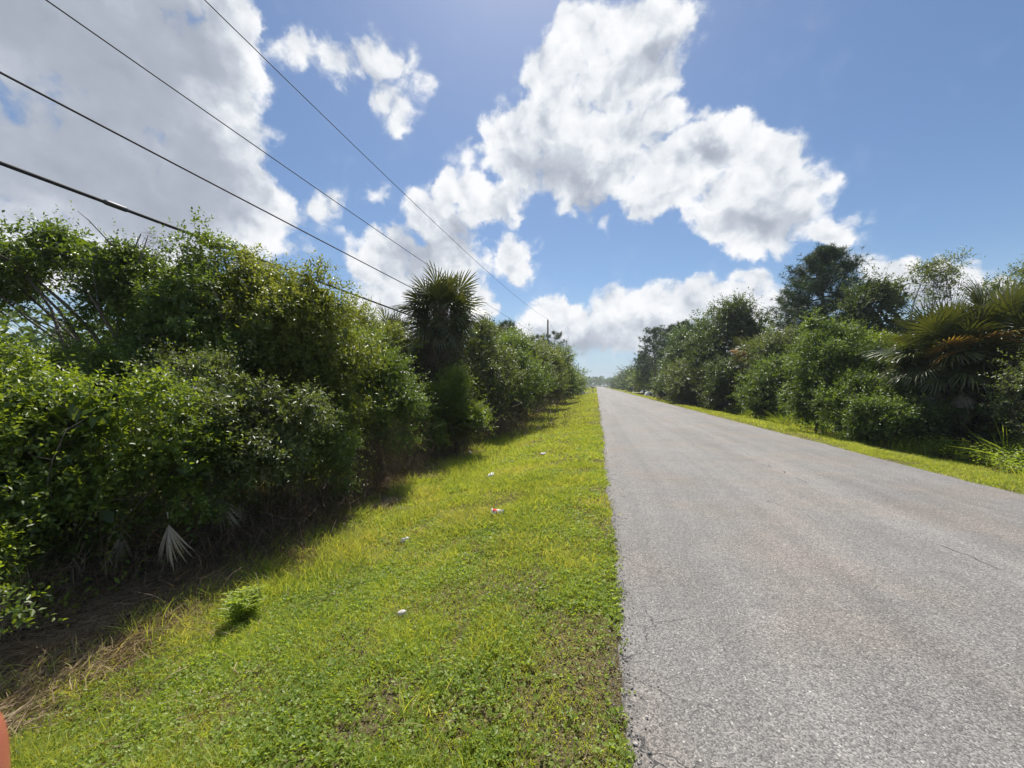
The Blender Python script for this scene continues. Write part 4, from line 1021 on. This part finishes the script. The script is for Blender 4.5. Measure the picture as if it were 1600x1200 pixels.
# leafy weed by the shade line
def weed_plant(label, base, H, R, n, lf, mat='weed'):
    bx, by = base; bz = float(gz(bx, by)) - .01
    root = thing('weed', (bx, by, bz), label, 'weed')
    sb, lb = Buf(), Buf()
    for q in range(n):
        a = q * 2.4; e = np.array([math.cos(a) * R * U(.3, 1), math.sin(a) * R * U(.3, 1), H * U(.6, 1)])
        ts = np.linspace(0, 1, 5)[:, None]; pts = e * ts * np.array([1, 1, 1]) + np.array([0, 0, .04]) * np.sin(ts * 3.1)
        tube(sb, pts, [.004, .0035, .003, .0025, .0015], 4)
        K = 22; tt = np.linspace(.12, 1.02, K)[:, None]; P = e * tt
        az = np.arange(K) * 2.4; D = np.stack([np.cos(az), np.sin(az), np.full(K, .45)], -1)
        C = np.stack([rng.random(K), tt[:, 0] * .5, rng.random(K)], -1)
        leaf_cards(lb, P, D, np.array([0, 0, 1.]) + .3 * RN(K, 3), lf * U(.7, 1.1, K), lf * .3, C)
    link('stems', sb.mesh('stems'), M['weed'], root); link('leaves', lb.mesh('leaves'), M[mat], root)
weed_plant('leafy bright weed growing on bare thatch at the shade line', gpt(380, 3.3), .26, .17, 46, .062, 'weed')
weed_plant('small leafy weed in the turf near the bottom centre', gpt(560, 1.7), .06, .08, 8, .028)

# ------------------------------------------------------------------ utility line
def util_pole(label, x, y, top, arm=False):
    z0 = float(gz(x, y)) - .05
    root = thing('utility_pole', (x, y, z0), label, 'utility pole', 'wooden utility poles on the left')
    b = Buf(); tube(b, np.array([[0, 0, 0], [0, 0, top * .5], [0, 0, top]]), [.17, .15, .12], 10)
    link('pole', b.mesh('pole', True), M['polewood'], root)
    b = Buf()
    tube(b, np.array([[.0, 0, top - .02], [0, 0, top + .28]]), [.035, .025], 8)
    for k_ in range(3): tube(b, np.array([[0, 0, top + .06 + k_ * .07], [0, 0, top + .085 + k_ * .07]]), [.06, .06], 8)
    link('insulator', b.mesh('insulator', True), MI, root)
    for zz in (2.35, 3.9):
        b = Buf(); tube(b, np.array([[.12, 0, top - zz], [.30, 0, top - zz]]), [.03, .03], 6)
        link('bracket', b.mesh('bracket', True), MI, root)
    b = Buf(); tube(b, np.array([[.1, -.1, 2.6], [.1, -.1, top - 2.4]]), [.02, .02], 5)
    link('ground_wire', b.mesh('ground_wire', True), MI, root)
MI = plain('dark_metal', (0.06, 0.06, 0.065), .5)
PX = -7.5
Y1, Y2, Y3, Y4 = 60.5, 108.0, 165.0, 222.0
util_pole('nearest dark wooden utility pole above the left bushes', PX, Y1, 12.2)
util_pole('second utility pole lower above the far trees', PX, Y2, 11.3)
util_pole('third utility pole far down the left roadside', PX, Y3, 11.3)
util_pole('fourth and smallest utility pole down the left roadside', PX, Y4, 11.3)
util_pole('utility pole standing behind the photographer', PX, -62.0, 12.0)
MC = plain('black_cable', (0.025, 0.025, 0.028), .75)
def wire(name, label, z0, c, r, ztop2, lash=False, x=PX):
    b = Buf()
    y = np.linspace(-62, Y1, 90)
    zz = z0 + c * (y - 3.0) ** 2
    tube(b, np.stack([np.full(90, x), y, zz], -1), r, 6)
    zp = zz[-1]
    for (a, e, za, ze) in ((Y1, Y2, zp, ztop2), (Y2, Y3, ztop2, ztop2), (Y3, Y4, ztop2, ztop2)):
        t = np.linspace(0, 1, 20); 
        tube(b, np.stack([np.full(20, x), a + (e - a) * t, za + (ze - za) * t - 4 * .7 * t * (1 - t)], -1), r, 5)
    o = link(name, b.mesh(name, True), MC, label=label, cat='cable')
wire('power_line', 'highest thin wire reaching the top of the nearer pole', 9.15, .00088, .011, 11.4)
wire('power_line', 'second highest thin wire crossing the left clouds', 6.98, .0006, .011, 8.2)
wire('utility_cable', 'third wire down, medium thick, running behind the palm', 5.62, .00015, .016, 6.2, x=PX + .02)
wire('utility_cable', 'lowest and thickest dark cable touching the tree tops', 4.45, .00012, .028, 5.0, x=PX + .04)
# clamps on the thick cable
for q, (yy, lab) in enumerate([(2.2, 'small cable splice sleeve nearest the left picture edge'), (4.6, 'second splice sleeve on the thick cable')]):
    b = Buf(); zc = 4.45 + .00012 * (yy - 3) ** 2
    tube(b, np.array([[0, -.16, 0], [0, -.12, 0], [0, .12, 0], [0, .16, 0]]), [.03, .042, .042, .03], 8)
    o = link('splice_sleeve', b.mesh('splice_sleeve', True), MI, label=lab, cat='cable sleeve'); o.location = (PX + .04, yy, zc)

# ------------------------------------------------------------------ driveways, pipes, mailbox
MCON = plain('concrete', (0.42, 0.41, 0.38), .85, nscale=6)
MWH = plain('white_concrete', (0.66, 0.65, 0.62), .8)
def slab(name, x0, x1, y0, y1):
    xs = np.linspace(x0, x1, 12); ys = np.linspace(y0, y1, 6)
    v, t = grid(xs, ys, lambda X, Y: np.maximum(gz(X, Y), -.02) + .035 + 0 * X)
    b = Buf(); b.add(v, t, np.zeros((len(v), 3)))
    link(name, b.mesh(name, True), MCON, kind='structure')
slab('driveway', -16, ROAD_L - .03, 86.2, 89.4)
slab('driveway', ROAD_R + .12, 24, 83.2, 86.6)
slab('driveway', ROAD_R + .12, 24, 118, 121)
def pipe_end(label, x, y, s=1.0):
    root = thing('culvert_end', (x, y, float(gz(x, y)) - .05), label, 'culvert')
    import bmesh
    bm = bmesh.new()
    vs = []
    prof = [(-.95, 0), (-.8, .42), (-.45, .72), (.45, .72), (.8, .42), (.95, 0)]
    f = [bm.verts.new((px * s, -.45 * s - (.72 - pz) * .5, pz * s)) for px, pz in prof]
    k_ = [bm.verts.new((px * s, .5 * s, pz * s)) for px, pz in prof]
    bm.faces.new(f); bm.faces.new(k_[::-1])
    for q in range(6): bm.faces.new((f[q], k_[q], k_[(q + 1) % 6], f[(q + 1) % 6]))
    bmesh.ops.bevel(bm, geom=bm.edges[:], offset=.05, segments=2, affect='EDGES')
    me = bpy.data.meshes.new('headwall'); bm.to_mesh(me); bm.free(); me.materials.append(MWH)
    link('headwall', me, None, root)
    b = Buf(); th = np.linspace(0, 2 * np.pi, 17)
    tube(b, np.array([[0, -.80 * s, .30 * s], [0, -.2 * s, .30 * s]]), [.25 * s, .25 * s], 16)
    link('pipe', b.mesh('pipe', True), plain('dark_pipe', (0.02, 0.02, 0.02), .8), root)
pipe_end('white concrete culvert end with a dark pipe on the right verge', *gpt(1016, 71), 1.1)
pipe_end('smaller white culvert end further down the right verge', *gpt(1007, 90), 1.0)
pipe_end('white culvert end beside the driveway on the left verge', *gpt(908, 84), .95)
def mailbox(label, x, y, s=1.0):
    root = thing('mailbox', (x, y, float(gz(x, y)) - .02), label, 'mailbox', 'mailboxes by the driveways')
    b = Buf(); tube(b, np.array([[0, 0, 0], [0, 0, 1.05]]), [.06, .06], 4); link('post', b.mesh('post'), MI, root)
    b = Buf(); th = np.linspace(0, np.pi, 7); pr = [(-.11, 0)] + [(-.11 * math.cos(a), .12 + .11 * math.sin(a)) for a in th] + [(.11, 0)]
    v = np.array([(yy, px, 1.05 + pz) for yy in (-.28, .28) for px, pz in pr]); m_ = len(pr)
    t = [[q, (q + 1) % m_, m_ + (q + 1) % m_] for q in range(m_)] + [[q, m_ + (q + 1) % m_, m_ + q] for q in range(m_)] + [[0, q, q + 1] for q in range(1, m_ - 1)] + [[m_, m_ + q + 1, m_ + q] for q in range(1, m_ - 1)]
    b.add(v, np.array(t), np.zeros((len(v), 3))); link('box', b.mesh('box'), MI, root)
    b = Buf(); tube(b, np.array([[.1, -.13, 1.15], [.1, -.13, 1.42]]), [.02, .02], 4); link('flag', b.mesh('flag'), plain('red_paint', (.4, .03, .02)), root)
mailbox('dark mailbox on a post by the left driveway', *gpt(926.5, 80))
mailbox('dark mailbox on a thin post by the right driveway', ROAD_R + .9, 82)

# ------------------------------------------------------------------ litter
MPL = plain('white_plastic', (0.62, 0.62, 0.60), .35, noise_amt=.05)
def crumple(name, label, cat, u, v_img, w, h, seed, drop=.4):
    d = (CH + drop) * F / (v_img - HZ); p = at(u, d); g = float(gz(p.x, p.y))
    for _ in range(4):
        d = (CH - g - h * .4) * F / (v_img - HZ); p = at(u, d); g = float(gz(p.x, p.y))
    r_ = np.random.default_rng(seed)
    n1, n2 = 11, 9
    v = []
    for i_ in range(n2 + 1):
        ph = math.pi * i_ / n2
        for j_ in range(n1):
            a = 2 * math.pi * j_ / n1; rr = (.35 + .75 * r_.random()) * (1 + .35 * math.sin(2 * a + seed * 2))
            v.append((math.sin(ph) * math.cos(a) * w * rr, math.sin(ph) * math.sin(a) * w * .8 * rr, max(0, .15 + .5 * math.cos(ph)) * h * rr * 1.3 + .3 * h * math.sin(3 * a + seed) * math.sin(ph)))
    t = []
    for i_ in range(n2):
        for j_ in range(n1):
            a, b_ = i_ * n1 + j_, i_ * n1 + (j_ + 1) % n1
            t += [[a, b_, b_ + n1], [a, b_ + n1, a + n1]]
    b = Buf(); b.add(np.array(v) * (.9, .9, 1), np.array(t), np.zeros((len(v), 3)))
    o = link(name, b.mesh(name), MPL, label=label, cat=cat); o.location = (p.x, p.y, g + .02); o.rotation_euler = (0, 0, seed)
crumple('plastic_bag', 'crumpled white plastic scrap in mid verge beyond the cup', 'litter', 767, 745, .075, .12, 1)
crumple('plastic_bag', 'white plastic scrap lying near the brush edge past the others', 'litter', 735, 709, .075, .12, 2)
crumple('plastic_bag', 'greyish white crumpled bag on bare soil nearest the camera', 'litter', 633, 846, .062, .06, 3)
crumple('paper_scrap', 'flat white scrap in the grass close to the road', 'litter', 849, 710, .09, .04, 4)
crumple('paper_scrap', 'pale white scrap in the grass beside the right brush', 'litter', 1582, 730, .20, .07, 5, .1)
crumple('paper_scrap', 'tiny white scrap caught in the dry vines', 'litter', 646, 724, .035, .06, 8)
crumple('paper_scrap', 'tiny pale scrap close to the road beyond the flat one', 'litter', 880, 683, .05, .04, 9)
# white shell shaped lid near the bottom
d = 1.75 * F / (960 - HZ) ; d = 2.75
for _ in range(5):
    p = at(628, d); d = (CH - float(gz(p.x, p.y)) - .05) * F / (959 - HZ)
b = Buf(); th = np.linspace(0, 2 * np.pi, 19)[:-1]
rows = []
for rr, zz in ((.04, .018), (.5, .016), (.85, .012), (1, 0), (.9, -.004)):
    rows += [(math.cos(a) * rr * .036, math.sin(a) * rr * .021, zz) for a in th]
t = []
for i_ in range(4):
    for j_ in range(18):
        a, c_ = i_ * 18 + j_, i_ * 18 + (j_ + 1) % 18; t += [[a, c_, c_ + 18], [a, c_ + 18, a + 18]]
b.add(np.array(rows), np.array(t), np.zeros((len(rows), 3)))
o = link('plastic_scrap', b.mesh('plastic_scrap', True), plain('cream_plastic', (.50, .46, .38), .5), label='small cream oval lid tilted in the near grass', cat='litter')
o.location = (p.x, p.y, float(gz(p.x, p.y)) + .06); o.rotation_euler = (.25, -.15, .4)
# paper cup lying on its side
d = 4.9
for _ in range(5):
    p = at(778, d); d = (CH - float(gz(p.x, p.y)) - .05) * F / (803 - HZ)
cup = thing('paper_cup', (p.x, p.y, float(gz(p.x, p.y)) + .075), 'white paper cup with red print lying on its side in the grass', 'cup')
cup.rotation_euler = (math.radians(90), math.radians(8), TH + math.radians(-95))
def rev(name, prof, mat_, parent, sides=24):
    b = Buf(); th = np.arange(sides) / sides * 2 * np.pi; rows = []
    for r_, z_ in prof: rows += [(math.cos(a) * r_, math.sin(a) * r_, z_) for a in th]
    t = []
    for i_ in range(len(prof) - 1):
        for j_ in range(sides):
            a, c_ = i_ * sides + j_, i_ * sides + (j_ + 1) % sides; t += [[a, c_, c_ + sides], [a, c_ + sides, a + sides]]
    b.add(np.array(rows), np.array(t), np.zeros((len(rows), 3)))
    return link(name, b.mesh(name, True), mat_, parent)
cm, k, out = newmat('printed_paper')
tc = k.new('ShaderNodeTexCoord').outputs['Object']; sx = k.new('ShaderNodeSeparateXYZ'); k.put(sx.inputs[0], tc)
w_ = k.new('ShaderNodeTexWave', wave_type='BANDS', bands_direction='Z'); k.put(w_.inputs[0], tc); w_.inputs['Scale'].default_value = 9; w_.inputs['Distortion'].default_value = 6; w_.inputs['Detail Scale'].default_value = 6
zone = k.math('MULTIPLY', k.ramp(sx.outputs[2], .000, .012), k.ramp(sx.outputs[2], .072, .06, 0, 1))
swirl = k.math('MULTIPLY', zone, k.ramp(k.noise(tc, 34, 2), .40, .46))
p_ = k.new('ShaderNodeBsdfPrincipled'); k.put(p_.inputs['Base Color'], k.mix(swirl, (.80, .79, .77), (.62, .07, .05))); p_.inputs['Roughness'].default_value = .45
k.l.new(p_.outputs[0], out.inputs[0])
rev('cup_body', [(.0, -.076), (.031, -.076), (.0315, -.078), (.046, .078), (.0445, .078), (.030, -.072), (0, -.072)], cm, cup)
rev('rim', [(.0455, .074), (.0485, .076), (.0485, .081), (.0445, .081), (.0445, .077)], MPL, cup)

# leaf and twig debris on the asphalt edge
# ------------------------------------------------------------------ the photographer's hand, one fingertip reaches into view
MSK, k, out = newmat('skin')
tc = k.new('ShaderNodeTexCoord').outputs['Object']
p_ = k.new('ShaderNodeBsdfPrincipled')
k.put(p_.inputs['Base Color'], k.mix(k.ramp(k.noise(tc, 60, 3), .3, .7), (.33, .10, .055), (.40, .14, .075))); p_.inputs['Roughness'].default_value = .5
p_.inputs['Subsurface Weight'].default_value = .25; p_.inputs['Subsurface Radius'].default_value = (.01, .004, .002); p_.inputs['Subsurface Scale'].default_value = .5
k.l.new(p_.outputs[0], out.inputs[0])
def skinned(name, chains, parent, sub=2):
    """chains: list of lists of (co, radius); the first point of each later chain is joined to the nearest point so far"""
    verts, rad, edges = [], [], []
    for ch in chains:
        prev = None
        for i_, (co, r_) in enumerate(ch):
            if i_ == 0 and verts:
                prev = min(range(len(verts)), key=lambda q: (Vector(verts[q]) - Vector(co)).length); continue
            verts.append(co); rad.append(r_)
            if prev is not None: edges.append((prev, len(verts) - 1))
            prev = len(verts) - 1
    me = bpy.data.meshes.new(name); me.from_pydata(verts, edges, [])
    o = bpy.data.objects.new(name, me); COL.objects.link(o); me.materials.append(MSK)
    sm = o.modifiers.new('skin', 'SKIN')
    for q, sv in enumerate(me.skin_vertices[0].data):
        sv.radius = (rad[q], rad[q]); sv.use_root = (q == 0)
    sm.use_smooth_shade = True
    ss = o.modifiers.new('subd', 'SUBSURF'); ss.levels = sub; ss.render_levels = sub
    o.parent = parent
    return o
def cw_(x, y, z): 
    return Vector((x * math.cos(TH) - y * math.sin(TH), x * math.sin(TH) + y * math.cos(TH), CH + z))
HB = cw_(-.090, -.01, -.17)
hand = thing('hand', HB, "photographer's hand with one blurred fingertip in the bottom left corner", 'hand')
def ch(*pts): return [((cw_(*p[:3]) - HB), p[3]) for p in pts]
skinned('palm_and_fingers', [
    ch((-.20, -.30, -.42, .034), (-.14, -.14, -.29, .028), (-.115, -.07, -.225, .026), (-.100, -.02, -.185, .030), (-.092, .005, -.150, .028)),
    ch((-.092, .005, -.150, .02), (-.088, .028, -.120, .0100), (-.0835, .048, -.096, .0086), (-.0850, .057, -.072, .0072), (-.0888, .061, -.057, .0062), (-.0915, .062, -.0525, .0042)),
    ch((-.092, .005, -.150, .02), (-.078, .034, -.135, .0100), (-.066, .056, -.118, .0090), (-.060, .060, -.100, .0080), (-.058, .054, -.088, .0065)),
    ch((-.100, -.02, -.185, .03), (-.076, .025, -.160, .0098), (-.058, .048, -.148, .0088), (-.048, .052, -.132, .0078), (-.046, .045, -.120, .0062)),
    ch((-.100, -.02, -.185, .03), (-.082, .012, -.185, .0090), (-.064, .034, -.176, .0080), (-.053, .038, -.163, .0070), (-.050, .032, -.153, .0055)),
    ch((-.100, -.02, -.185, .03), (-.070, -.020, -.165, .0120), (-.052, -.020, -.140, .0105), (-.042, -.016, -.118, .0090), (-.038, -.012, -.104, .0070))], hand)

# ------------------------------------------------------------------ thin summer haze
import bmesh as _bm
bm = _bm.new(); _bm.ops.create_cube(bm, size=1.0)
me = bpy.data.meshes.new('haze'); bm.to_mesh(me); bm.free()
hz, k, out = newmat('haze_air')
pv = k.new('ShaderNodeVolumePrincipled'); pv.inputs['Color'].default_value = (.85, .92, 1, 1); pv.inputs['Density'].default_value = 0.00055; pv.inputs['Anisotropy'].default_value = 0.3
k.l.new(pv.outputs[0], out.inputs['Volume'])
o = link('haze', me, hz, label='thin summer haze in the air along the road', kind='stuff')
o.scale = (5200, 5200, 18.5 + 1.6); o.location = (0, 0, (18.5 - 1.6) / 2)
